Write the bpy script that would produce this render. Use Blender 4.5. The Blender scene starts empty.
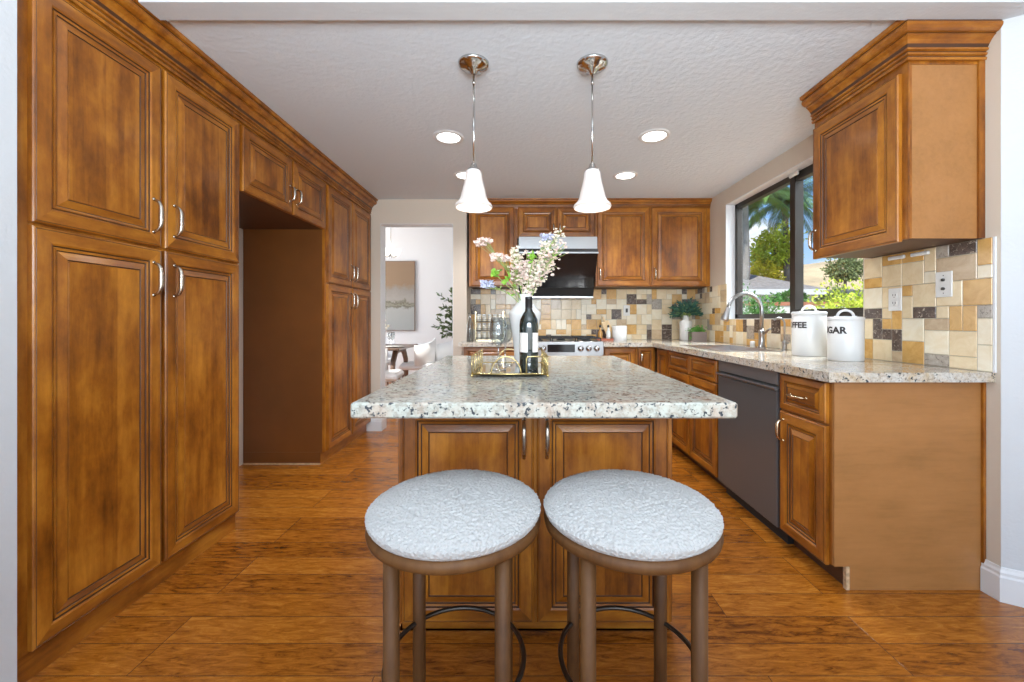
import bpy, math, random
from mathutils import Vector, Matrix, noise
C = bpy.context.scene.collection
S = bpy.context.scene
PI = math.pi
random.seed(7)

# ---------------------------------------------------------------- camera
CAMZ = 1.13
cd = bpy.data.cameras.new('camera'); cam = bpy.data.objects.new('camera', cd); C.objects.link(cam)
cam.location = (0, 0, CAMZ); cam.rotation_euler = (PI/2, 0, 0)
cd.sensor_width = 36; cd.lens = 400/1024*36; cd.clip_start = 0.05; cd.clip_end = 400
cd.shift_x = -8/1024; cd.shift_y = -21/1024
S.camera = cam
S.view_settings.view_transform = 'Standard'; S.view_settings.look = 'None'
S.view_settings.exposure = 0.17; S.view_settings.gamma = 1.0; S.view_settings.use_curve_mapping = False

# ---------------------------------------------------------------- world: blue sky with clouds
W = bpy.data.worlds.new('sky'); S.world = W; W.use_nodes = True
nt = W.node_tree; nt.nodes.clear()
def N(t, typ, **kw):
    n = t.nodes.new(typ)
    for k, v in kw.items():
        if k in n.inputs: n.inputs[k].default_value = v
        else: setattr(n, k, v)
    return n
tc = N(nt, 'ShaderNodeTexCoord'); sx = N(nt, 'ShaderNodeSeparateXYZ'); nt.links.new(tc.outputs['Generated'], sx.inputs[0])
rp = N(nt, 'ShaderNodeValToRGB'); nt.links.new(sx.outputs['Z'], rp.inputs[0])
e = rp.color_ramp.elements; e[0].position = 0.0; e[0].color = (.55, .72, .92, 1); e[1].position = .55; e[1].color = (.10, .27, .70, 1)
el = rp.color_ramp.elements.new(.25); el.color = (.22, .46, .86, 1)
mp = N(nt, 'ShaderNodeMapping'); mp.inputs['Scale'].default_value = (2.2, 2.2, 6.0); nt.links.new(tc.outputs['Generated'], mp.inputs[0])
nz = N(nt, 'ShaderNodeTexNoise', Scale=1.7, Detail=7.0, Roughness=.6); nt.links.new(mp.outputs[0], nz.inputs['Vector'])
cr = N(nt, 'ShaderNodeValToRGB'); nt.links.new(nz.outputs[0], cr.inputs[0])
cr.color_ramp.elements[0].position = .5; cr.color_ramp.elements[0].color = (0,0,0,1); cr.color_ramp.elements[1].position = .66; cr.color_ramp.elements[1].color = (1,1,1,1)
mx = N(nt, 'ShaderNodeMixRGB'); nt.links.new(cr.outputs[0], mx.inputs[0]); nt.links.new(rp.outputs[0], mx.inputs[1]); mx.inputs[2].default_value = (1, 1, 1, 1)
bg = N(nt, 'ShaderNodeBackground', Strength=1.25); nt.links.new(mx.outputs[0], bg.inputs[0])
wo = N(nt, 'ShaderNodeOutputWorld'); nt.links.new(bg.outputs[0], wo.inputs[0])

# ---------------------------------------------------------------- sun and big lights
def light(name, typ, loc, energy, color=(1,1,1), rot=(0,0,0), **kw):
    l = bpy.data.lights.new(name, typ); l.energy = energy; l.color = color
    for k, v in kw.items(): setattr(l, k, v)
    o = bpy.data.objects.new(name, l); C.objects.link(o); o.location = loc; o.rotation_euler = rot
    return o
sun = light('sun', 'SUN', (0,0,20), 5.5, (1,.95,.86), angle=.01)
sun.rotation_euler = Vector((.55, .50, -.67)).to_track_quat('-Z', 'Y').to_euler()
# daylight through the glazed wall of the room behind the camera
light('rear_daylight', 'AREA', (.3, -2.6, 1.1), 64, (.92,.97,1), (math.radians(118), 0, 0), shape='RECTANGLE', size=6.0, size_y=1.9)
# added fill light behind the camera, aimed up to brighten the kitchen ceiling
fl_ = light('ceiling_fill', 'AREA', (.2, -.7, 1.55), 98, (.84,.93,1), (0,0,0), shape='RECTANGLE', size=1.6, size_y=.8)
fl_.rotation_euler = Vector((0, .62, .78)).to_track_quat('-Z', 'Y').to_euler()
# daylight through the kitchen window
wl = light('window_daylight', 'AREA', (3.6, 3.0, 4.2), 800, (.88,.95,1), (0, 0, 0), shape='RECTANGLE', size=1.6, size_y=2.6)
wl.rotation_euler = Vector((-1.6, 0, -2.5)).to_track_quat('-Z', 'Y').to_euler()
# windows and lamps of the dining room (out of sight to the side)
light('dining_daylight', 'AREA', (-4.2, 6.4, 1.7), 88, (.95,.98,1), (0, -PI/2, 0), shape='RECTANGLE', size=2.2, size_y=2.4)

# ---------------------------------------------------------------- materials
def newmat(name):
    m = bpy.data.materials.new(name); m.use_nodes = True
    t = m.node_tree; b = t.nodes['Principled BSDF']
    return m, t, b
def col(c): return (c[0], c[1], c[2], 1)
def plain(name, c, rough=.5, metal=0, coat=0, bump=0, bscale=100, emis=None, spec=None, ior=None, trans=0, var=0, vscale=6):
    m, t, b = newmat(name)
    b.inputs['Base Color'].default_value = col(c); b.inputs['Roughness'].default_value = rough; b.inputs['Metallic'].default_value = metal
    if coat: b.inputs['Coat Weight'].default_value = coat; b.inputs['Coat Roughness'].default_value = .1
    if spec is not None: b.inputs['Specular IOR Level'].default_value = spec
    if trans: b.inputs['Transmission Weight'].default_value = trans
    if ior: b.inputs['IOR'].default_value = ior
    if emis: b.inputs['Emission Color'].default_value = col(emis[0]); b.inputs['Emission Strength'].default_value = emis[1]
    tc = N(t, 'ShaderNodeTexCoord')
    if var:
        n = N(t, 'ShaderNodeTexNoise', Scale=vscale, Detail=4.0); t.links.new(tc.outputs['Object'], n.inputs['Vector'])
        r = N(t, 'ShaderNodeValToRGB'); t.links.new(n.outputs[0], r.inputs[0])
        r.color_ramp.elements[0].position = .3; r.color_ramp.elements[0].color = col([max(0, x*(1-var)) for x in c])
        r.color_ramp.elements[1].position = .7; r.color_ramp.elements[1].color = col([min(1, x*(1+var)) for x in c])
        t.links.new(r.outputs[0], b.inputs['Base Color'])
    if bump:
        n = N(t, 'ShaderNodeTexNoise', Scale=bscale, Detail=4.0); t.links.new(tc.outputs['Object'], n.inputs['Vector'])
        bp = N(t, 'ShaderNodeBump', Strength=bump, Distance=.004); t.links.new(n.outputs[0], bp.inputs['Height']); t.links.new(bp.outputs[0], b.inputs['Normal'])
    return m
def wood(name, cols, axis='z', rough=.34, strips=.11, coat=.12, grain=1.0):
    """stained wood: long soft grain along an axis, blotches, board strips"""
    m, t, b = newmat(name); L = t.links
    tc = N(t, 'ShaderNodeTexCoord'); oi = N(t, 'ShaderNodeObjectInfo')
    off = N(t, 'ShaderNodeVectorMath', operation='MULTIPLY_ADD')
    cb = N(t, 'ShaderNodeCombineXYZ')
    for i in range(3): L.new(oi.outputs['Random'], cb.inputs[i])
    L.new(cb.outputs[0], off.inputs[0]); off.inputs[1].default_value = (37, 23, 51); L.new(tc.outputs['Object'], off.inputs[2])
    sc = {'z': (9, 9, .9), 'x': (.9, 9, 9), 'y': (9, .9, 9)}[axis]
    mp = N(t, 'ShaderNodeMapping'); mp.inputs['Scale'].default_value = sc; L.new(off.outputs[0], mp.inputs[0])
    n1 = N(t, 'ShaderNodeTexNoise', Scale=3.0*grain, Detail=8.0, Roughness=.66, Distortion=.5); L.new(mp.outputs[0], n1.inputs['Vector'])
    mp2 = N(t, 'ShaderNodeMapping'); mp2.inputs['Scale'].default_value = tuple(1.0 if s > 1 else .55 for s in sc); L.new(off.outputs[0], mp2.inputs[0])
    n2 = N(t, 'ShaderNodeTexNoise', Scale=7.0, Detail=8.0, Roughness=.66); L.new(mp2.outputs[0], n2.inputs['Vector'])
    mix = N(t, 'ShaderNodeMix'); mix.data_type = 'FLOAT'; mix.inputs[0].default_value = .62
    L.new(n1.outputs[0], mix.inputs[2]); L.new(n2.outputs[0], mix.inputs[3])
    last = mix.outputs[0]
    if strips:
        sp = N(t, 'ShaderNodeSeparateXYZ'); L.new(off.outputs[0], sp.inputs[0])
        dv = N(t, 'ShaderNodeMath', operation='DIVIDE'); dv.inputs[1].default_value = strips
        L.new(sp.outputs['X' if axis == 'z' else 'Z'], dv.inputs[0])
        fl = N(t, 'ShaderNodeMath', operation='FLOOR'); L.new(dv.outputs[0], fl.inputs[0])
        wn = N(t, 'ShaderNodeTexWhiteNoise'); wn.noise_dimensions = '1D'; L.new(fl.outputs[0], wn.inputs['W'])
        ma = N(t, 'ShaderNodeMath', operation='MULTIPLY_ADD'); ma.inputs[1].default_value = .13; L.new(wn.outputs['Value'], ma.inputs[0])
        sb = N(t, 'ShaderNodeMath', operation='SUBTRACT'); L.new(last, sb.inputs[0]); sb.inputs[1].default_value = .065
        L.new(sb.outputs[0], ma.inputs[2]); last = ma.outputs[0]
    r = N(t, 'ShaderNodeValToRGB'); L.new(last, r.inputs[0]); e = r.color_ramp.elements
    e[0].position = .33; e[0].color = col(cols[0]); e[1].position = .66; e[1].color = col(cols[2])
    k = e.new(.48); k.color = col(cols[1])
    L.new(r.outputs[0], b.inputs['Base Color'])
    b.inputs['Roughness'].default_value = rough; b.inputs['Coat Weight'].default_value = coat; b.inputs['Coat Roughness'].default_value = .15
    bp = N(t, 'ShaderNodeBump', Strength=.06, Distance=.002); L.new(n1.outputs[0], bp.inputs['Height']); L.new(bp.outputs[0], b.inputs['Normal'])
    return m

WC = [(.100,.026,.002), (.28,.088,.006), (.51,.20,.020)]
M = {}
M['wood'] = wood('stained_maple', WC)
M['wood_h'] = wood('stained_maple_rail', WC, 'x', strips=0)
M['glaze'] = plain('dark_glaze', (.070,.026,.009), .45)
M['panel'] = wood('veneer_panel', [(.29,.130,.036), (.36,.160,.047), (.41,.185,.057)], 'x', rough=.38, strips=0, coat=.1, grain=2.0)
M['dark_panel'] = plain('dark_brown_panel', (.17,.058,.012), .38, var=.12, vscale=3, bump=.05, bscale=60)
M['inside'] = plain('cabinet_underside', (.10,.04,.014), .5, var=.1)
M['stool_wood'] = wood('stool_walnut', [(.055,.022,.006), (.110,.046,.014), (.165,.075,.024)], 'z', rough=.5, strips=0, coat=0, grain=1.5)
M['stool_wood'].node_tree.nodes['Principled BSDF'].inputs['Specular IOR Level'].default_value = .3
M['end_grain'] = plain('raw_board_end', (.55,.38,.22), .8, var=.25, vscale=60)
M['wall'] = plain('tan_wall_paint', (.64,.56,.465), .75, bump=.25, bscale=60)
M['white_wall'] = plain('white_wall_paint', (.58,.60,.62), .75, bump=.35, bscale=70)
M['ceiling'] = plain('ceiling_texture', (.66,.72,.78), .8, bump=.9, bscale=38)
M['trim'] = plain('white_trim', (.72,.73,.74), .35)
M['dining_wall'] = plain('dining_wall_paint', (.84,.83,.81), .7)
M['nickel'] = plain('brushed_nickel', (.56,.50,.42), .26, 1.0)
M['brass_pull'] = plain('champagne_pull', (.66,.53,.35), .2, 1.0)
M['steel'] = plain('stainless_steel', (.40,.40,.40), .28, 1.0)
M['chrome'] = plain('polished_nickel', (.58,.57,.55), .15, 1.0)
M['dark_steel'] = plain('dark_stainless', (.15,.155,.16), .28, .55, var=.05, vscale=2)
M['dark_steel_lip'] = plain('light_stainless_strip', (.24,.24,.245), .3, .6)
M['black'] = plain('black_gloss', (.012,.012,.013), .12)
M['black_matte'] = plain('black_matte', (.015,.015,.015), .6)
M['bronze'] = plain('dark_bronze_frame', (.035,.028,.022), .4, .3)
M['gold'] = plain('gold_wire', (.60,.47,.22), .25, 1.0)
M['mirror'] = plain('mirror_glass', (.75,.77,.77), .04, 1.0)
M['ceramic'] = plain('white_ceramic', (.74,.73,.70), .25, coat=.3)
M['enamel'] = plain('white_enamel', (.70,.70,.69), .3, coat=.2)
M['plastic'] = plain('white_plastic', (.74,.73,.70), .4)
M['slot'] = plain('socket_holes', (.05,.045,.04), .5)
M['ink'] = plain('black_lettering', (.03,.025,.025), .5)
M['ring_metal'] = plain('footrest_metal', (.085,.075,.065), .3, .9)
M['bottle'] = plain('dark_bottle_glass', (.008,.014,.010), .04, coat=1.0)
M['foil'] = plain('black_capsule', (.012,.012,.012), .3)
M['label'] = plain('bottle_label', (.80,.74,.68), .6)
M['green_band'] = plain('green_band', (.35,.55,.08), .4)
M['leaf'] = plain('bright_leaf', (.26,.50,.06), .5, var=.25, vscale=30)
M['blue_leaf'] = plain('blue_green_leaf', (.035,.12,.085), .5, var=.4, vscale=40)
M['herb'] = plain('herb_leaf', (.12,.33,.05), .5, var=.35, vscale=60)
M['olive'] = plain('olive_leaf', (.13,.19,.07), .55, var=.35, vscale=30)
M['stem'] = plain('flower_stem', (.32,.42,.12), .55)
M['petal_pink'] = plain('pale_pink_petals', (.86,.68,.60), .7, var=.12, vscale=40)
M['petal_cream'] = plain('cream_petals', (.88,.80,.66), .7, var=.12, vscale=40)
M['petal_lilac'] = plain('lilac_petals', (.60,.62,.78), .7, var=.12, vscale=40)
M['yellow'] = plain('yellow_leaf', (.80,.62,.04), .5)
M['basket'] = plain('grey_basket', (.24,.19,.17), .7, bump=.8, bscale=160)
M['board'] = wood('cutting_board', [(.55,.36,.17), (.68,.48,.26), (.76,.58,.34)], 'z', strips=0, coat=0)
M['red_tray'] = plain('red_brown_tray', (.36,.10,.05), .4)
M['walnut'] = wood('table_walnut', [(.10,.06,.04), (.17,.105,.07), (.24,.15,.10)], 'x', strips=0)
M['chair_white'] = plain('white_upholstery', (.84,.83,.82), .8)
M['boucle'] = plain('white_boucle', (.47,.465,.455), 1.0)
M['sand'] = plain('dry_hillside', (.56,.44,.27), .95, var=.28, vscale=.25)
M['lawn'] = plain('outdoor_ground', (.34,.30,.19), .95, var=.2, vscale=.5)
M['bark'] = plain('grey_palm_trunk', (.24,.22,.20), .9, var=.3, vscale=2)
M['bark_dark'] = plain('dark_palm_trunk', (.13,.12,.11), .9, var=.3, vscale=2)
M['frond'] = plain('palm_frond', (.16,.30,.07), .6, var=.45, vscale=.8)
M['frond_blue'] = plain('blue_green_palm_frond', (.12,.24,.14), .6, var=.4, vscale=.8)
M['lime'] = plain('lime_leaf', (.48,.58,.06), .6, var=.3, vscale=3)
M['hedge'] = plain('hedge_leaf', (.08,.22,.04), .6, var=.4, vscale=3)
M['hyellow'] = plain('golden_leaf', (.78,.70,.05), .6, var=.25, vscale=2)
M['sage'] = plain('sage_leaf', (.20,.25,.11), .7, var=.3, vscale=2)
M['shingle'] = plain('grey_shingles', (.30,.28,.27), .9, var=.25, vscale=5)
M['stucco'] = plain('white_stucco', (.80,.79,.76), .85)
M['cap'] = plain('red_brick_cap', (.50,.20,.12), .8, var=.2, vscale=8)
M['winglass'] = plain('house_window_glass', (.10,.12,.14), .1)
M['jar'] = plain('spice_jar', (.70,.66,.56), .3, var=.35, vscale=35)
M['amber'] = plain('amber_oil', (.45,.22,.05), .1, coat=1)
M['oil_glass'] = plain('pale_bottle', (.62,.64,.62), .1, coat=1)
M['canvas'] = None
def glass(name, tint=(1,1,1), rough=0, refl=.03, edge=.55, pw_=4.0):
    m, t, b = newmat(name); t.nodes.remove(b)
    tr = N(t, 'ShaderNodeBsdfTransparent'); tr.inputs[0].default_value = col(tint)
    gl = N(t, 'ShaderNodeBsdfGlossy', Roughness=.02); lw = N(t, 'ShaderNodeLayerWeight')
    pw = N(t, 'ShaderNodeMath', operation='POWER'); t.links.new(lw.outputs['Facing'], pw.inputs[0]); pw.inputs[1].default_value = pw_
    fr = N(t, 'ShaderNodeMath', operation='MULTIPLY_ADD'); t.links.new(pw.outputs[0], fr.inputs[0]); fr.inputs[1].default_value = edge; fr.inputs[2].default_value = refl
    lw.inputs['Blend'].default_value = .5
    ms = N(t, 'ShaderNodeMixShader'); t.links.new(fr.outputs[0], ms.inputs[0]); t.links.new(tr.outputs[0], ms.inputs[1]); t.links.new(gl.outputs[0], ms.inputs[2])
    t.links.new(ms.outputs[0], t.nodes['Material Output'].inputs[0]); return m
M['glass'] = glass('clear_glass', (.97,.98,.97))
M['wine_glass'] = glass('wine_glass', (.86,.88,.88), refl=.08, edge=.8, pw_=2.2)
def frosted():
    m, t, b = newmat('frosted_glass_shade')
    b.inputs['Base Color'].default_value = (.70,.65,.61,1); b.inputs['Roughness'].default_value = .45
    b.inputs['Emission Color'].default_value = (1,.88,.80,1); b.inputs['Emission Strength'].default_value = .10
    return m
M['frosted'] = frosted()
M['bulb'] = plain('lit_bulb', (1,1,1), .5, emis=((1,.90,.78), 3.0))
M['downlight'] = plain('lit_downlight', (1,1,1), .5, emis=((1,.98,.95), 5.0))
M['lit_white'] = plain('lit_chandelier', (1,1,1), .5, emis=((1,.94,.82), 1.0))

def granite(name, base, patch, speck_amt):
    m, t, b = newmat(name); L = t.links
    tc = N(t, 'ShaderNodeTexCoord')
    n0 = N(t, 'ShaderNodeTexNoise', Scale=9.0, Detail=6.0, Roughness=.7, Distortion=1.0); L.new(tc.outputs['Object'], n0.inputs['Vector'])
    r0 = N(t, 'ShaderNodeValToRGB'); L.new(n0.outputs[0], r0.inputs[0]); e = r0.color_ramp.elements
    e[0].position = .40; e[0].color = col(base); e[1].position = .66; e[1].color = col(patch)
    n1 = N(t, 'ShaderNodeTexNoise', Scale=65.0, Detail=5.0, Roughness=.7); L.new(tc.outputs['Object'], n1.inputs['Vector'])
    r1 = N(t, 'ShaderNodeValToRGB'); L.new(n1.outputs[0], r1.inputs[0]); e = r1.color_ramp.elements
    e[0].position = .44; e[0].color = (1,1,1,1); e[1].position = .62; e[1].color = (.60,.54,.50,1)
    mu = N(t, 'ShaderNodeMixRGB', blend_type='MULTIPLY'); mu.inputs[0].default_value = .8; L.new(r0.outputs[0], mu.inputs[1]); L.new(r1.outputs[0], mu.inputs[2])
    v = N(t, 'ShaderNodeTexNoise', Scale=85.0, Detail=2.5, Roughness=.6, Distortion=.4); L.new(tc.outputs['Object'], v.inputs['Vector'])
    r2 = N(t, 'ShaderNodeValToRGB'); L.new(v.outputs[0], r2.inputs[0]); e = r2.color_ramp.elements
    e[0].position = .56; e[0].color = (0,0,0,1); e[1].position = .61; e[1].color = (1,1,1,1)
    n3 = N(t, 'ShaderNodeTexNoise', Scale=28.0, Detail=3.0, Roughness=.7); L.new(tc.outputs['Object'], n3.inputs['Vector'])
    r3 = N(t, 'ShaderNodeValToRGB'); L.new(n3.outputs[0], r3.inputs[0]); e = r3.color_ramp.elements
    e[0].position = speck_amt; e[0].color = (0,0,0,1); e[1].position = speck_amt+.05; e[1].color = (1,1,1,1)
    mm = N(t, 'ShaderNodeMath', operation='MULTIPLY'); L.new(r2.outputs[0], mm.inputs[0]); L.new(r3.outputs[0], mm.inputs[1])
    mx = N(t, 'ShaderNodeMixRGB'); L.new(mm.outputs[0], mx.inputs[0]); L.new(mu.outputs[0], mx.inputs[1]); mx.inputs[2].default_value = (.045,.055,.065,1)
    L.new(mx.outputs[0], b.inputs['Base Color']); b.inputs['Roughness'].default_value = .12
    return m
M['granite'] = granite('island_granite', (.47,.50,.45), (.45,.38,.31), .43)
M['granite2'] = granite('perimeter_granite', (.60,.58,.53), (.54,.42,.27), .45)

def floor_mat():
    m, t, b = newmat('hand_scraped_planks'); L = t.links
    tc = N(t, 'ShaderNodeTexCoord')
    br = N(t, 'ShaderNodeTexBrick'); br.offset = .37; br.offset_frequency = 3
    br.inputs['Scale'].default_value = 1.0; br.inputs['Brick Width'].default_value = 1.25; br.inputs['Row Height'].default_value = .127
    br.inputs['Mortar Size'].default_value = .0016; br.inputs['Mortar Smooth'].default_value = .3; br.inputs['Bias'].default_value = 0
    br.inputs['Color1'].default_value = (0,0,0,1); br.inputs['Color2'].default_value = (1,1,1,1); br.inputs['Mortar'].default_value = (.5,.5,.5,1)
    L.new(tc.outputs['Object'], br.inputs['Vector'])
    bw = N(t, 'ShaderNodeRGBToBW'); L.new(br.outputs['Color'], bw.inputs[0])
    sc = N(t, 'ShaderNodeVectorMath', operation='MULTIPLY_ADD'); cb = N(t, 'ShaderNodeCombineXYZ')
    for i in range(3): L.new(bw.outputs[0], cb.inputs[i])
    L.new(cb.outputs[0], sc.inputs[0]); sc.inputs[1].default_value = (13, 7, 3); L.new(tc.outputs['Object'], sc.inputs[2])
    mp = N(t, 'ShaderNodeMapping'); mp.inputs['Scale'].default_value = (4.2, 21, 21); L.new(sc.outputs[0], mp.inputs[0])
    n1 = N(t, 'ShaderNodeTexNoise', Scale=2.6, Detail=9.0, Roughness=.74, Distortion=.7); L.new(mp.outputs[0], n1.inputs['Vector'])
    n2 = N(t, 'ShaderNodeTexNoise', Scale=5.0, Detail=3.0, Roughness=.6); L.new(mp.outputs[0], n2.inputs['Vector'])
    a = N(t, 'ShaderNodeMath', operation='MULTIPLY_ADD'); L.new(bw.outputs[0], a.inputs[0]); a.inputs[1].default_value = .16; L.new(n1.outputs[0], a.inputs[2])
    s_ = N(t, 'ShaderNodeMath', operation='SUBTRACT'); L.new(a.outputs[0], s_.inputs[0]); s_.inputs[1].default_value = .10
    r = N(t, 'ShaderNodeValToRGB'); L.new(s_.outputs[0], r.inputs[0]); e = r.color_ramp.elements
    e[0].position = .28; e[0].color = (.09,.024,.003,1); e[1].position = .76; e[1].color = (.62,.265,.038,1)
    k = e.new(.42); k.color = (.28,.086,.008,1); k = e.new(.58); k.color = (.43,.150,.016,1)
    mo = N(t, 'ShaderNodeMixRGB'); L.new(br.outputs['Fac'], mo.inputs[0]); L.new(r.outputs[0], mo.inputs[1]); mo.inputs[2].default_value = (.09,.035,.012,1)
    L.new(mo.outputs[0], b.inputs['Base Color']); b.inputs['Roughness'].default_value = .24
    b.inputs['Coat Weight'].default_value = .2; b.inputs['Coat Roughness'].default_value = .12
    h = N(t, 'ShaderNodeMath', operation='SUBTRACT'); L.new(n2.outputs[0], h.inputs[0]); L.new(br.outputs['Fac'], h.inputs[1])
    bp = N(t, 'ShaderNodeBump', Strength=.35, Distance=.004); L.new(h.outputs[0], bp.inputs['Height']); L.new(bp.outputs[0], b.inputs['Normal'])
    return m
M['floor'] = floor_mat()

def marble(name, a, bcol, scale=14, vein=None):
    m, t, b = newmat(name); L = t.links
    tc = N(t, 'ShaderNodeTexCoord')
    n = N(t, 'ShaderNodeTexNoise', Scale=scale, Detail=7.0, Roughness=.7, Distortion=1.2); L.new(tc.outputs['Object'], n.inputs['Vector'])
    r = N(t, 'ShaderNodeValToRGB'); L.new(n.outputs[0], r.inputs[0]); e = r.color_ramp.elements
    e[0].position = .36; e[0].color = col(a); e[1].position = .66; e[1].color = col(bcol)
    last = r.outputs[0]
    if vein:
        v = N(t, 'ShaderNodeTexNoise', Scale=48.0, Detail=5.0, Roughness=.7, Distortion=1.5); L.new(tc.outputs['Object'], v.inputs['Vector'])
        q = N(t, 'ShaderNodeValToRGB'); L.new(v.outputs[0], q.inputs[0]); e = q.color_ramp.elements
        e[0].position = .56; e[0].color = (0,0,0,1); e[1].position = .64; e[1].color = (1,1,1,1)
        x = N(t, 'ShaderNodeMixRGB'); L.new(q.outputs[0], x.inputs[0]); L.new(last, x.inputs[1]); x.inputs[2].default_value = col(vein); last = x.outputs[0]
    L.new(last, b.inputs['Base Color']); b.inputs['Roughness'].default_value = .22
    return m
TILES = [marble('tile_cream', (.68,.52,.31), (.78,.64,.42), 9), marble('tile_ivory', (.76,.65,.46), (.82,.75,.60), 12),
         marble('tile_gold', (.52,.28,.075), (.68,.41,.14), 10), marble('tile_tan', (.48,.34,.20), (.60,.45,.29), 14),
         marble('tile_dark_brown', (.050,.032,.026), (.15,.10,.075), 22, (.46,.38,.30)), marble('tile_grey', (.30,.26,.215), (.46,.40,.33), 24, (.12,.09,.07))]
TW = [27, 22, 21, 7, 15, 8]
M['grout'] = plain('tile_grout', (.50,.44,.34), .85)

def canvas_mat():
    m, t, b = newmat('abstract_canvas'); L = t.links
    tc = N(t, 'ShaderNodeTexCoord'); sp = N(t, 'ShaderNodeSeparateXYZ'); L.new(tc.outputs['Object'], sp.inputs[0])
    n = N(t, 'ShaderNodeTexNoise', Scale=6.0, Detail=8.0, Roughness=.75); L.new(tc.outputs['Object'], n.inputs['Vector'])
    a = N(t, 'ShaderNodeMath', operation='MULTIPLY_ADD'); L.new(n.outputs[0], a.inputs[0]); a.inputs[1].default_value = .42; L.new(sp.outputs['Z'], a.inputs[2])
    r = N(t, 'ShaderNodeValToRGB'); L.new(a.outputs[0], r.inputs[0]); e = r.color_ramp.elements
    e[0].position = .25; e[0].color = (.36,.37,.35,1); e[1].position = 1.0; e[1].color = (.30,.20,.12,1)
    for p, c in ((.55, (.40,.40,.37,1)), (.60, (.14,.13,.09,1)), (.64, (.30,.28,.22,1)), (.67, (.15,.14,.09,1)), (.72, (.36,.33,.29,1)), (.90, (.30,.27,.23,1))):
        k = e.new(p); k.color = c
    L.new(r.outputs[0], b.inputs['Base Color']); b.inputs['Roughness'].default_value = .8
    return m
M['canvas'] = canvas_mat()

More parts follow.
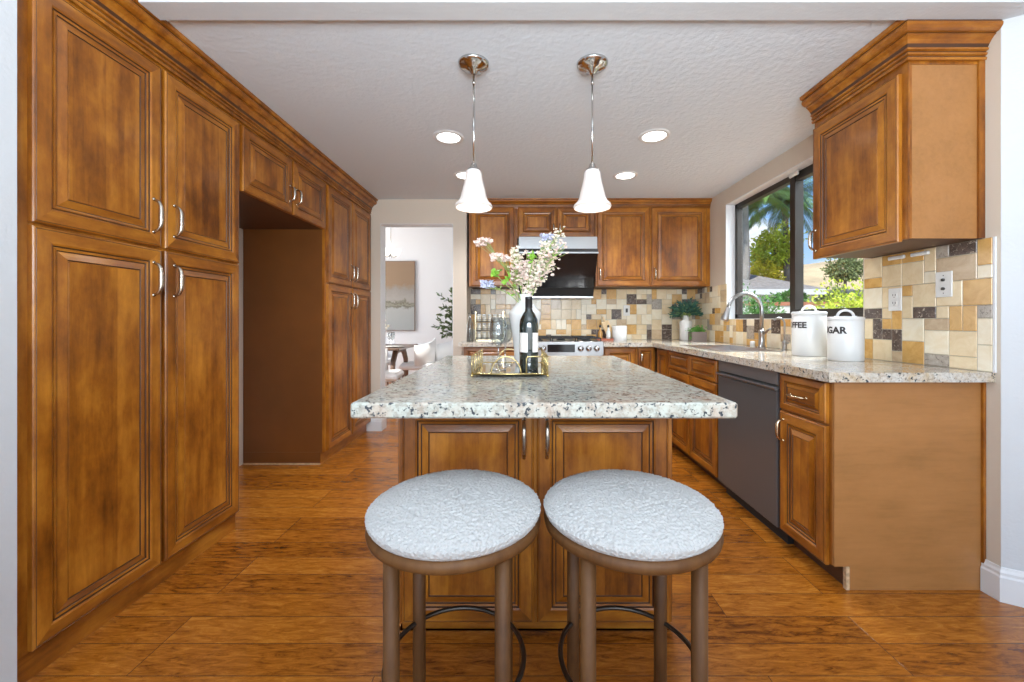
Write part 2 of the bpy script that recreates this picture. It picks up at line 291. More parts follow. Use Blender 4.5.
# ---------------------------------------------------------------- mesh builder
class MB:
    def __init__(s): s.v = []; s.f = []; s.m = []; s.sm = []
    def add(s, vs, fs, mi=0, smooth=False, T=None):
        o = len(s.v)
        for p in vs: s.v.append(tuple(T @ Vector(p)) if T else tuple(p))
        for f in fs: s.f.append([i+o for i in f]); s.m.append(mi); s.sm.append(smooth)
        return s
    def box(s, x0, x1, y0, y1, z0, z1, mi=0, T=None):
        if x0 > x1: x0, x1 = x1, x0
        if y0 > y1: y0, y1 = y1, y0
        if z0 > z1: z0, z1 = z1, z0
        v = [(x0,y0,z0),(x1,y0,z0),(x1,y1,z0),(x0,y1,z0),(x0,y0,z1),(x1,y0,z1),(x1,y1,z1),(x0,y1,z1)]
        f = [(0,3,2,1),(4,5,6,7),(0,1,5,4),(1,2,6,5),(2,3,7,6),(3,0,4,7)]
        return s.add(v, f, mi, T=T)
    def bbox(s, x0, x1, y0, y1, z0, z1, b=.004, mi=0, T=None):
        """box with all edges chamfered"""
        vs = []
        def ring(z, i):
            return [(x0+i+0,y0+i,z)]
        pts = lambda z, i, c: [(x0+i+c,y0+i,z),(x1-i-c,y0+i,z),(x1-i,y0+i+c,z),(x1-i,y1-i-c,z),(x1-i-c,y1-i,z),(x0+i+c,y1-i,z),(x0+i,y1-i-c,z),(x0+i,y0+i+c,z)]
        R = [pts(z0, b, .0001), pts(z0+b, 0, b), pts(z1-b, 0, b), pts(z1, b, .0001)]
        for r in R: vs += r
        f = [tuple(reversed(range(8))), tuple(range(24, 32))]
        for k in range(3):
            for i in range(8): f.append((k*8+i, k*8+(i+1)%8, (k+1)*8+(i+1)%8, (k+1)*8+i))
        return s.add(vs, f, mi, T=T)
    def lathe(s, prof, n=32, mi=0, c=(0,0,0), smooth=True, T=None, cap=True):
        """prof: list of (r, z)"""
        v = []; f = []
        for r, z in prof:
            for i in range(n):
                a = 2*PI*i/n; v.append((c[0]+r*math.cos(a), c[1]+r*math.sin(a), c[2]+z))
        k = len(prof)
        for j in range(k-1):
            for i in range(n): f.append((j*n+i, j*n+(i+1)%n, (j+1)*n+(i+1)%n, (j+1)*n+i))
        s.add(v, f, mi, smooth, T)
        if cap:
            o = len(s.v)-len(v)
            if prof[0][0] > 1e-4: s.f.append([o+i for i in reversed(range(n))]); s.m.append(mi); s.sm.append(False)
            if prof[-1][0] > 1e-4: s.f.append([o+(k-1)*n+i for i in range(n)]); s.m.append(mi); s.sm.append(False)
        return s
    def tube(s, path, r, n=10, mi=0, closed=False, T=None, cap=True):
        P = [Vector(p) for p in path]; m = len(P); v = []; f = []
        rs = r if isinstance(r, (list, tuple)) else [r]*m
        up = None
        for i in range(m):
            if closed: d = (P[(i+1)%m]-P[i-1])
            else: d = P[min(i+1, m-1)]-P[max(i-1, 0)]
            d.normalize()
            if up is None:
                a = Vector((0,0,1)) if abs(d.z) < .9 else Vector((1,0,0))
                up = (a - d*a.dot(d)).normalized()
            else: up = (up - d*up.dot(d)).normalized()
            sd = d.cross(up)
            for k in range(n):
                a = 2*PI*k/n; v.append(P[i] + (up*math.cos(a)+sd*math.sin(a))*rs[i])
        for i in range(m if closed else m-1):
            j = (i+1) % m
            for k in range(n): f.append((i*n+k, i*n+(k+1)%n, j*n+(k+1)%n, j*n+k))
        if not closed and cap: f.append(tuple(reversed(range(n)))); f.append(tuple((m-1)*n+k for k in range(n)))
        return s.add(v, f, mi, True, T)
    def prism(s, poly, z0, z1, mi=0, T=None):
        n = len(poly); v = [(x,y,z0) for x,y in poly]+[(x,y,z1) for x,y in poly]
        f = [tuple(reversed(range(n))), tuple(range(n, 2*n))]+[(i,(i+1)%n,n+(i+1)%n,n+i) for i in range(n)]
        return s.add(v, f, mi, T=T)
    def blob(s, c, r, mi=0, n=8, sq=1.0):
        prof = [(max(1e-5, r*math.sin(PI*k/6)), -r*sq*math.cos(PI*k/6)) for k in range(7)]
        return s.lathe(prof, n, mi, c, cap=False)
    def leaf(s, p, d, L, w, mi=0, up=None):
        d = Vector(d).normalized(); p = Vector(p)
        u = Vector(up) if up else Vector((random.uniform(-1,1), random.uniform(-1,1), random.uniform(-1,1)))
        sd = d.cross(u)
        if sd.length < 1e-3: sd = d.cross(Vector((1,0,.3)))
        sd.normalize(); nn = sd.cross(d)*w*.25
        vs = [p, p+d*L*.35+sd*w*.5+nn, p+d*L*.75+sd*w*.35+nn, p+d*L, p+d*L*.75-sd*w*.35+nn, p+d*L*.35-sd*w*.5+nn, p+d*L*.5]
        return s.add(vs, [(0,1,6),(1,2,6),(2,3,6),(3,4,6),(4,5,6),(5,0,6)], mi, True)
    def build(s, name, mats, parent=None, loc=None):
        me = bpy.data.meshes.new(name); me.from_pydata(s.v, [], s.f); 
        if not isinstance(mats, (list, tuple)): mats = [mats]
        for m in mats: me.materials.append(m)
        me.polygons.foreach_set('material_index', s.m); me.polygons.foreach_set('use_smooth', s.sm); me.update()
        o = bpy.data.objects.new(name, me); C.objects.link(o)
        if parent: o.parent = parent
        if loc: o.location = loc
        return o
def tag(o, label=None, cat=None, group=None, kind=None):
    if label: o['label'] = label
    if cat: o['category'] = cat
    if group: o['group'] = group
    if kind: o['kind'] = kind
    return o
def thing(name, loc, label, cat, rz=0, group=None):
    o = bpy.data.objects.new(name, None); C.objects.link(o); o.location = loc; o.rotation_euler = (0,0,rz); o.empty_display_size = .1
    return tag(o, label, cat, group)
def kids(o): return [c for c in bpy.data.objects if c.parent == o]
def copy_tree(o, parent=None):
    c = o.copy(); C.objects.link(c); c.parent = parent
    for ch in kids(o): copy_tree(ch, c)
    return c
def struct(name, mb, mat): return tag(mb.build(name, mat), kind='structure')

# ================================================================ THE SETTING
H = 2.36
XR, XL, YB, YD = 1.94, -2.17, 4.42, 4.08
WY0, WY1, WZ0, WZ1 = 2.26, 3.77, 1.137, 2.215
struct('floor', MB().box(-6.5, 4.0, -3.0, 7.7, -.06, 0), M['floor'])
struct('ceiling', MB().box(XL-.12, XR+.25, 1.61, YB+.12, H, H+.1).box(-3.3, 4.0, -3.0, 1.61, 2.62, 2.72), M['ceiling'])
struct('trim_1', MB().box(-1.45, XR+.5, 1.52, 1.612, 2.338, 2.62).box(-3.2, -1.45, 1.05, 1.612, 2.362, 2.62), M['white_wall'])   # dropped header
struct('wall_left', MB().box(XL-.12, XL, 1.19, YD+.13, 0, H), M['wall'])
struct('wall_near_left', MB().box(-3.2, -1.490, 1.05, 1.185, 0, 2.362).box(-3.3, -3.2, -3, 1.185, 0, 2.62), M['white_wall'])
w = MB(); T0, T1 = XR, XR+.14
w.box(T0,T1,1.615,WY0,0,H).box(T0,T1,WY1,YB+.12,0,H).box(T0,T1,WY0,WY1,0,WZ0).box(T0,T1,WY0,WY1,WZ1,H)
struct('wall_right', w, M['wall'])
struct('wall_near_right', MB().prism([(XR,1.613),(2.66,1.18),(3.9,1.18),(3.9,-3),(4.0,-3),(4.0,1.7),(XR+.05,1.7)], 0, 2.62), M['white_wall'])
w = MB(); DX0, DX1, DZ = -1.421, -.684, 2.11
w.box(XL,DX0,YD,YD+.13,0,H).box(DX1,-.545,YD,YD+.13,0,H).box(DX0,DX1,YD,YD+.13,DZ,H).box(-.60,-.545,YD+.13,YB+.12,0,H).box(-.545,XR,YB,YB+.12,0,H)
struct('wall_back', w, M['wall'])
struct('trim_2', MB().box(DX0-.002,DX0+.004,YD-.002,YD+.133,0,DZ).box(DX1-.004,DX1+.002,YD-.002,YD+.133,0,DZ).box(DX0,DX1,YD-.002,YD+.133,DZ-.004,DZ+.002), M['trim'])
# dining room beyond the doorway
struct('wall_dining', MB().box(-6.4,1.2,7.5,7.62,0,3.0).box(-6.5,-6.4,YD+.13,7.6,0,3.0).box(1.1,1.2,YB+.13,7.5,0,3.0), M['dining_wall'])
struct('ceiling_dining', MB().box(-6.5,1.2,YD+.13,7.62,3.0,3.1), M['trim'])
# baseboards
def bboard(pts, h=.135, t=.016):
    """stepped baseboard along a polyline; room side is to the left of travel"""
    mb = MB(); prof = [(0,0),(t,0),(t,h*.72),(t*.75,h*.78),(t*.75,h*.86),(t*.4,h*.93),(t*.25,h),(0,h)]
    sweep(mb, pts, prof); return mb
def sweep(mb, pts, prof, mi=0, mfun=None):
    """sweep a profile (out, z) along a 2D polyline; out points to the left of travel; mitred"""
    P = [Vector((p[0], p[1])) for p in pts]; n = len(P); k = len(prof); vs = []
    for i in range(n):
        dirs = []
        if i > 0: dirs.append((P[i]-P[i-1]).normalized())
        if i < n-1: dirs.append((P[i+1]-P[i]).normalized())
        nr = [Vector((-d.y, d.x)) for d in dirs]
        b = sum(nr, Vector((0,0))).normalized(); b = b / max(.2, b.dot(nr[0]))
        for o, z in prof: q = P[i]+b*o; vs.append((q.x, q.y, z))
    o = len(mb.v); mb.v += vs
    for i in range(n-1):
        for j in range(k-1):
            mb.f.append([o+i*k+j, o+(i+1)*k+j, o+(i+1)*k+j+1, o+i*k+j+1]); mb.m.append(mfun(j) if mfun else mi); mb.sm.append(False)
    for base, rev in ((0, False), ((n-1)*k, True)):
        r = [o+base+j for j in range(k)]
        mb.f.append(r if not rev else r[::-1]); mb.m.append(mi); mb.sm.append(False)
struct('baseboard_right', bboard([(3.9,1.18),(2.66,1.18),(XR,1.613),(XR,1.672)]), M['trim'])
struct('baseboard_back', bboard([(-.60,YD),(DX1,YD),(DX1,YD+.13)]), M['trim'])
struct('baseboard_door', bboard([(DX0,YD+.13),(DX0,YD),(-1.56,YD)]), M['trim'])
struct('baseboard_left', bboard([(-1.490,1.187),(-1.490,1.05)], h=.055, t=.022), M['trim'])
struct('baseboard_dining', bboard([(1.1,7.5),(-6.4,7.5)]), M['trim'])
# window
w = MB(); FX0, FX1 = XR+.085, XR+.135; fw = .045
w.box(FX0,FX1,WY0,WY1,WZ0,WZ0+fw).box(FX0,FX1,WY0,WY1,WZ1-fw,WZ1).box(FX0,FX1,WY0,WY0+fw,WZ0,WZ1).box(FX0,FX1,WY1-fw,WY1,WZ0,WZ1)
ym = 2.955
w.box(FX0-.012,FX1,ym-.028,ym+.028,WZ0,WZ1)
w.box(FX0-.008,FX1-.01,WY0+fw,ym,WZ1-fw-.022,WZ1-fw).box(FX0-.008,FX1-.01,WY0+fw,ym,WZ0+fw,WZ0+fw+.022)
win = struct('window_1', w, M['bronze'])
g = MB().box(FX0+.02,FX0+.026,WY0+fw,WY1-fw,WZ0+fw,WZ1-fw).build('window_glass', M['glass'], win)
MB().bbox(FX0-.03,FX0-.012,ym-.075,ym+.02,WZ1-.035,WZ1-.002,.006).build('window_latch', M['plastic'], win)
MB().box(XR+.002,XR+.086,WY0,WY1,WZ0-.002,WZ0+.004).box(XR-.001,XR+.086,WY1-.004,WY1+.002,WZ0,WZ1).box(XR-.001,XR+.086,WY0,WY1,WZ1-.004,WZ1+.002).build('window_reveal', M['trim'], win)

# ---------------------------------------------------------------- backsplash tiles
def tile_cells(nc, nr, ok, rng):
    used = set(); out = []
    for r in range(nr):
        for c in range(nc):
            if (c, r) in used or not ok(c, r): continue
            opts = [((2,2),46),((2,1),20),((1,2),12),((1,1),16),((3,2),4)]; rng.shuffle(opts)
            opts.sort(key=lambda o: -rng.random()**(1/o[1]))
            for (a, b), _ in opts:
                cells = [(c+i, r+j) for i in range(a) for j in range(b)]
                if all(q not in used and q[0] < nc and q[1] < nr and ok(*q) for q in cells):
                    used.update(cells); out.append((c, r, a, b)); break
    return out
def backsplash(name, nc, nr, u, ok, T, seed, label):
    rng = random.Random(seed); mb = MB(); g = .0014
    for c, r, a, b in tile_cells(nc, nr, ok, rng):
        mi = rng.choices(range(6), TW)[0]
        if mi >= 4 and a*b >= 4 and rng.random() < .4: mi = rng.choice([0, 1, 2])
        x0, x1, z0, z1 = c*u+g, (c+a)*u-g, r*u+g, (r+b)*u-g; e = .002
        v = [(x0,0,z0),(x1,0,z0),(x1,0,z1),(x0,0,z1),(x0,-.007,z0),(x1,-.007,z0),(x1,-.007,z1),(x0,-.007,z1),
             (x0+e,-.009,z0+e),(x1-e,-.009,z0+e),(x1-e,-.009,z1-e),(x0+e,-.009,z1-e)]
        f = [(0,1,5,4),(1,2,6,5),(2,3,7,6),(3,0,4,7),(4,5,9,8),(5,6,10,9),(6,7,11,10),(7,4,8,11),(8,9,10,11)]
        mb.add(v, f, mi)
    for r in range(nr):            # grout bed, row by row where tiles stand
        c = 0
        while c < nc:
            if ok(c, r):
                c1 = c
                while c1 < nc and ok(c1, r): c1 += 1
                mb.box(c*u, c1*u, -.006, 0, r*u, (r+1)*u, 6); c = c1
            else: c += 1
    o = mb.build(name, TILES+[M['grout']]); o.matrix_world = T
    return tag(o, label, 'backsplash')
U = .0555; CT = .915
backsplash('tile_backsplash', 45, 10, U, lambda c, r: True, Matrix.Translation((-.545, YB-.0005, CT)), 3, 'mosaic stone tile backsplash on the back wall behind the stove')
Tr = Matrix.Translation((XR-.0005, YB-.01, CT)) @ Matrix.Rotation(-PI/2, 4, 'Z')
nw0 = round((YB-.01-WY1)/U); nw1 = round((YB-.01-WY0)/U); nall = round((YB-.01-1.63)/U)
backsplash('tile_backsplash', nall, 10, U, lambda c, r: r < 4 or c < nw0 or c >= nw1, Tr, 11, 'mosaic stone tile backsplash on the window wall behind the canisters and sink')
yn = YB-.01-nall*U
struct('trim_3', MB().box(XR-.0085, XR-.0005, yn-.008, yn-.001, CT, CT+10*U), M['trim'])

# ================================================================ CABINETS
RING = [(0,0,1),(0,.015,1),(.003,.0185,1),(.006,.0195,1),(.0070,.0183,0),(.0082,.0195,1),(.047,.021,1),(.053,.0175,1),(.0545,.0130,0),(.0570,.0125,0),(.059,.0165,1),(.066,.0150,1),(.0675,.0120,0),(.070,.0115,0),(.094,.0190,1),(.0955,.0160,0),(.0975,.0155,0),(.099,.0180,1)]
def front(mb, x0, x1, z0, z1, k=1.0):
    """raised panel door or drawer front, outward -y, back at y=0; mats 0 wood, 1 rail wood, 2 glaze"""
    R = [(i*k, d) for i, d, _ in RING]
    lim = min(x1-x0, z1-z0)/2
    R = [r for r in R if r[0] < lim-.006]
    vs = []
    for i, d in R: vs += [(x0+i,-d,z0+i),(x1-i,-d,z0+i),(x1-i,-d,z1-i),(x0+i,-d,z1-i)]
    o = len(mb.v); mb.v += vs
    for j in range(len(R)-1):
        dark = RING[j][2] == 0 and RING[j+1][2] == 0 or RING[j+1][2] == 0 or (RING[j][2] == 0 and j in (4,))
        for q in range(4):
            mb.f.append([o+j*4+q, o+j*4+(q+1)%4, o+(j+1)*4+(q+1)%4, o+(j+1)*4+q])
            mb.m.append(2 if dark else (1 if q in (0, 2) else 0)); mb.sm.append(False)
    e = (len(R)-1)*4
    mb.f.append([o+e, o+e+1, o+e+2, o+e+3]); mb.m.append(0 if z1-z0 > .25 else 1); mb.sm.append(False)
    mb.f.append([o+3, o+2, o+1, o]); mb.m.append(0); mb.sm.append(False)
    return mb
DM = [M['wood'], M['wood_h'], M['glaze']]
def pull(parent, x, z, L=.135, vert=True, y=-.0205, mat=None):
    mb = MB(); pts = []; rs = []
    for i in range(17):
        t = -1+2*i/16; a = t*L/2
        out = .032*(1-abs(t)**4)**.6 if abs(t) < 1 else 0
        pts.append((x, y-out, z+a) if vert else (x+a, y-out, z)); rs.append(.0052+.0034*(1-t*t))
    mb.tube(pts, rs, 8)
    for sgn in (-1, 1):
        c = (x, y, z+sgn*L/2) if vert else (x+sgn*L/2, y, z)
        mb.lathe([(.0001,.006),(.006,.005),(.0075,.002),(.0075,0)], 12, 0, (0,0,0), T=Matrix.Translation(c) @ Matrix.Rotation(PI/2, 4, 'X'))
    return mb.build('handle', mat or M['nickel'], parent)
def cabinet(name, loc, rz, label, Wd, D, z0, z1, fronts, toe=0.0, toe_d=.03, side_mat='wood', under=False, toe_mat='wood_h'):
    """local: x along width, front faces -y with the face frame at y=0. fronts: (kind,x0,x1,z0,z1,handle)"""
    root = thing(name, loc, label, 'cabinet', rz)
    b = MB()
    b.box(0, Wd, .018, D, z0+toe, z1, 3)                       # carcass
    # face frame: real rails and stiles
    b.box(0, Wd, 0, .018, z0+toe, z1, 0)
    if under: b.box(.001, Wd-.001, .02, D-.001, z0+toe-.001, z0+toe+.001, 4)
    b.build('carcass', DM+[M[side_mat], M['inside']], root)
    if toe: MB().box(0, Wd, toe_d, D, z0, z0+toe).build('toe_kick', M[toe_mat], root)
    for fr in fronts:
        kind, x0, x1, a, c = fr[:5]
        k = 1.0 if min(x1-x0, c-a) > .26 else (min(x1-x0, c-a)/.26*.92)
        d = front(MB(), x0, x1, a, c, k).build(kind, DM, root)
        for h in fr[5:]: pull(d, *h[:2], **(h[2] if len(h) > 2 else {}))
    return root
XF = -1.53   # face-frame plane of the left run
HZ = dict(L=.128)
R90 = PI/2
# pantry one: local x = world Y - 1.19
o_ = 1.19
cabinet('pantry_cabinet', (XF,1.19,0), R90, 'tall brown pantry cabinet with four doors, nearest on the left', .978, .635, 0, 2.25,
  [('door', 1.242-o_,1.688-o_,.10,1.425,(1.648-o_,1.30)), ('door', 1.706-o_,2.155-o_,.10,1.425,(1.746-o_,1.30)),
   ('door', 1.242-o_,1.688-o_,1.436,2.195,(1.648-o_,1.56)), ('door', 1.706-o_,2.155-o_,1.436,2.195,(1.746-o_,1.56))], toe=.095, toe_d=.012)
# cabinet over the refrigerator gap
o_ = 2.17
cabinet('wall_cabinet', (XF,2.17,0), R90, 'short brown cabinet with two doors bridging over the empty refrigerator gap', .958, .635, 1.84, 2.25,
  [('door', 2.185-o_,2.655-o_,1.835,2.195,(2.625-o_,1.96,dict(L=.1))), ('door', 2.675-o_,3.115-o_,1.835,2.195,(2.705-o_,1.96,dict(L=.1)))], under=True)
o_ = 3.13
cabinet('pantry_cabinet', (XF,3.13,0), R90, 'tall brown pantry cabinet with four doors beside the dining room doorway', .948, .635, 0, 2.25,
  [('door', 3.155-o_,3.60-o_,.10,1.415,(3.567-o_,1.30)), ('door', 3.612-o_,4.055-o_,.10,1.415,(3.645-o_,1.30)),
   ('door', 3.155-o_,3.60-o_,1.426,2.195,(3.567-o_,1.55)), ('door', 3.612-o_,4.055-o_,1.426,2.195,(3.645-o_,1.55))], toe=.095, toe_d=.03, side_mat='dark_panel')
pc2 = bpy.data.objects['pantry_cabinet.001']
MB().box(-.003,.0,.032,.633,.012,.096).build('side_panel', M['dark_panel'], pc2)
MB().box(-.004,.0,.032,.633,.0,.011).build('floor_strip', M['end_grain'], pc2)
CROWN = [(0,2.212),(.012,2.212),(.014,2.222),(.008,2.226),(.008,2.230),(.015,2.233),(.016,2.240),(.011,2.243),(.011,2.247),(.020,2.250),(.021,2.257),(.016,2.260),(.022,2.272),
 (.030,2.284),(.040,2.294),(.046,2.297),(.044,2.301),(.054,2.303),(.063,2.309),(.069,2.318),(.070,2.328),(.066,2.334),(.066,2.338),(.078,2.341),(.080,2.357),(0,2.357)]
def crown(pts, label, dz=0, k=1.0, z_top=2.357):
    prof = [(o*k, z_top-(z_top-z)*k) for o, z in [(a, b+0) for a, b in CROWN]]
    mb = MB()
    dark = {3, 7, 11, 15, 21}
    sweep(mb, pts, prof, 0, lambda j: 1 if j in dark else 0)
    return tag(mb.build('crown_molding', [M['wood_h'], M['glaze']]), label, 'molding')
crown([(XF+.0015,YD-.002),(XF+.0015,1.192)][::-1][::-1], 'long brown crown molding along the top of the left cabinets')

# right base run: local x grows toward the camera; world Y = Y0 - x
RX = 1.316
M90 = -PI/2
# end cabinet  Y 2.012 .. 1.690 (end panel at 1.674-1.69)
ec = cabinet('base_cabinet', (RX,2.012,0), M90, 'brown base cabinet with one drawer and one door at the near counter end', .322, .615, 0, .872,
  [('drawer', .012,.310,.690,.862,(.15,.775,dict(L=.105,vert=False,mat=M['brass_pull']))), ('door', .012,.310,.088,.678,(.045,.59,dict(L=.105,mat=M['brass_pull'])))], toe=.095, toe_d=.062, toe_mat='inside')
# end panel with toe notch, drawn in local x(depth)/z then swept in Y
pts = [(RX,.098),(RX+.062,.098),(RX+.062,0),(XR-.012,0),(XR-.012,.873),(RX,.873)]
ep = MB(); n = len(pts)
ep.add([(x,1.674,z) for x,z in pts]+[(x,1.689,z) for x,z in pts], [tuple(range(n)), tuple(reversed(range(n,2*n)))]+[((i+1)%n,i,n+i,n+(i+1)%n) for i in range(n)], 0)
epo = tag(ep.build('end_panel', [M['panel']]), 'flat light brown veneer panel closing the near end of the right base cabinets', 'panel')
MB().box(RX+.048, RX+.0615, 1.672, 1.689, .001, .097).build('toe_board', M['end_grain'], epo)
MB().box(XR-.0115, XR-.0005, 1.664, 1.689, .0, .873).build('scribe_molding', M['wood'], epo)
# sink base Y 3.50 .. 2.63
cabinet('sink_cabinet', (RX,3.505,0), M90, 'brown sink base cabinet with two doors and two false drawer fronts', .872, .60, 0, .872,
  [('drawer', .012,.430,.715,.862), ('drawer', .442,.860,.715,.862), ('door', .012,.430,.088,.703), ('door', .442,.860,.088,.703)], toe=.095, toe_d=.062, toe_mat='inside')
cabinet('corner_cabinet', (RX,3.845,0), M90, 'narrow brown corner base cabinet left of the sink base', .336, .60, 0, .872,
  [('door', .05,.326,.088,.862)], toe=.095, toe_d=.062, toe_mat='inside')
# back base right of the range
cabinet('base_cabinet', (.80,3.86,0), 0, 'brown base cabinet right of the stove, against the corner', .505, .55, 0, .872,
  [('door', .012,.315,.088,.862), ('door', .335,.490,.088,.862,(.36,.76,dict(L=.105)))], toe=.095, toe_d=.06, toe_mat='inside')
bl = cabinet('base_cabinet', (-.54,3.86,0), 0, 'brown base cabinet left of the stove beside the doorway wall', .575, .215, 0, .872,
  [('drawer', .012,.563,.70,.862), ('door', .012,.282,.088,.69), ('door', .293,.563,.088,.69)], toe=.095, toe_d=.06, toe_mat='inside')

# dishwasher
dw = thing('dishwasher', (RX, 2.622, 0), 'dark stainless dishwasher built in under the right counter', 'dishwasher', M90)
MB().box(.004,.604,.012,.57,.10,.868).build('body', M['black_matte'], dw)
MB().bbox(.004,.604,-.018,.012,.800,.868,.003).build('control_strip', M['dark_steel_lip'], dw)
d = MB().bbox(.004,.604,-.020,.012,.082,.770,.004)
d.build('door', M['dark_steel'], dw)
h = MB(); h.add([(.004,-.020,.77),(.604,-.020,.77),(.604,-.034,.782),(.004,-.034,.782),(.604,-.034,.790),(.004,-.034,.790),(.604,.004,.796),(.004,.004,.796)],
  [(0,1,2,3),(3,2,4,5),(5,4,6,7),(0,3,5,7),(1,6,4,2)]); h.build('handle', M['dark_steel_lip'], dw)
MB().box(.004,.604,.035,.10,.0,.098).build('toe_kick', M['black_matte'], dw)

# counters
def slab(name, boxes, mat, label, cat='counter', ch=.004):
    mb = MB()
    for b in boxes: mb.box(*b)
    o = mb.build(name, mat); return tag(o, label, cat)
C0, C1 = .8752, CT
SX0, SX1, SY0, SY1 = 1.37, 1.78, 2.74, 3.38
slab('granite_countertop', [(1.262,XR-.0005,1.632,SY0,C0,C1),(1.262,XR-.0005,SY1,YB-.001,C0,C1),(1.262,SX0,SY0,SY1,C0,C1),(SX1,XR-.0005,SY0,SY1,C0,C1),(.797,1.262,3.805,YB-.001,C0,C1)],
     M['granite2'], 'speckled granite countertop wrapping the right side and corner around the sink')
slab('granite_countertop', [(-.544,.040,3.805,YB-.001,C0,C1),(-.585,-.544,3.805,YD-.001,C0,C1)], M['granite2'], 'short granite countertop left of the stove under the spice rack')
# sink
sk = thing('kitchen_sink', (0,0,0), 'stainless undermount sink with a thin rim below the window', 'sink')
sk.location = ((SX0+SX1)/2, (SY0+SY1)/2, CT)
hw, hd = (SX1-SX0)/2, (SY1-SY0)/2
b = MB()
b.box(-hw+.001,-hw+.006,-hd+.001,hd-.001,-.2,0).box(hw-.006,hw-.001,-hd+.001,hd-.001,-.2,0).box(-hw+.006,hw-.006,-hd+.001,-hd+.006,-.2,0).box(-hw+.006,hw-.006,hd-.006,hd-.001,-.2,0).box(-hw+.006,hw-.006,-hd+.006,hd-.006,-.2,-.195)
b.build('basin', M['steel'], sk)
MB().box(-hw-.012,-hw+.006,-hd-.012,hd+.012,.0002,.004).box(hw-.006,hw+.012,-hd-.012,hd+.012,.0002,.004).box(-hw+.006,hw-.006,-hd-.012,-hd+.006,.0002,.004).box(-hw+.006,hw-.006,hd-.006,hd+.012,.0002,.004).build('rim', M['steel'], sk)
MB().lathe([(.045,-.194),(.045,-.190),(.03,-.192)], 20).build('drain', M['chrome'], sk)

# uppers on the back wall: face frame Y 4.08
UF, UZ0, UZ1 = 4.08, 1.472, 2.275
UD = YB-.001-UF
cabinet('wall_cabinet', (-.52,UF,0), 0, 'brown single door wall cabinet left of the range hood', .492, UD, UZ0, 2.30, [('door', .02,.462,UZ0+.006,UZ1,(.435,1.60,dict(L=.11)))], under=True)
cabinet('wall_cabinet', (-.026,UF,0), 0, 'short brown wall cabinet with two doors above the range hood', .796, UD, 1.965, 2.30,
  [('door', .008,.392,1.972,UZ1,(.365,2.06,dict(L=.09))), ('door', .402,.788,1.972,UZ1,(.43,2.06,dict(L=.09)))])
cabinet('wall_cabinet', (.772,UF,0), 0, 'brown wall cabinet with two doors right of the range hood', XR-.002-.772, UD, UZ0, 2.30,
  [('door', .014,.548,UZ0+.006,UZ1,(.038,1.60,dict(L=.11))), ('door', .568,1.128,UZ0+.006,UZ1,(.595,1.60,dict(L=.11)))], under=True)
crown([(XR-.003,UF-.0015),(-.53,UF-.0015)], 'brown crown molding along the top of the back wall cabinets', k=.62)

# right upper cabinet near: world Y = Y0 - x, face X = 1.622
UX = 1.624
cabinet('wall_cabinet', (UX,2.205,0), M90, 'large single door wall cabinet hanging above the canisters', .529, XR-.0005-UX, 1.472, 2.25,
  [('door', .010,.505,1.462,2.175,(.035,1.56,dict(L=.11)))], side_mat='panel', under=True)
b = MB()   # applied frame on the exposed side
b.box(UX+.0,UX+.006,1.672,1.6755,1.472,2.215).box(XR-.026,XR-.001,1.667,1.6755,1.472,2.215).box(UX+.006,XR-.026,1.6735,1.6755,2.20,2.215)
tag(b.build('side_molding', M['wood']), 'thin brown edge molding on the side of the wall cabinet above the canisters', 'molding')
crown([(UX-.0015,2.207),(UX-.0015,1.6735),(XR-.001,1.6735)][::-1], 'brown crown molding on the right wall cabinet above the canisters')

# ================================================================ ISLAND
IY = 1.455
isl = thing('kitchen_island', (.0555, IY, 0), 'brown island cabinet with two panelled doors facing the stools', 'island')
b = MB().box(-.4965,.4965,.0,.925,.03,.873); b.build('carcass', [M['wood']], isl)
b = MB()
sweep(b, [(.4965,.92),(.4965,0),(-.4965,0),(-.4965,.92)][::-1][::-1], [(0,0),(-.010,0),(-.010,.022),(-.006,.030),(0,.034)])
b.build('base_molding', M['wood_h'], isl)
for x in (-.4965, .4965):
    s_ = 1 if x > 0 else -1
    MB().box(x-s_*.004, x+s_*.003, .006, .04, .035, .872).build('corner_stile', M['glaze'], isl)
d1 = front(MB(), -.4785,-.0055,.042,.822).build('door', DM, isl); pull(d1, -.041, .705)
d2 = front(MB(), .0055,.4785,.042,.822).build('door', DM, isl); pull(d2, .041, .705)
mb = MB().bbox(-.441,.566,1.036,2.42,.8742,CT,.005)
tag(mb.build('island_countertop', M['granite']), 'large pale speckled granite slab on top of the island', 'counter')

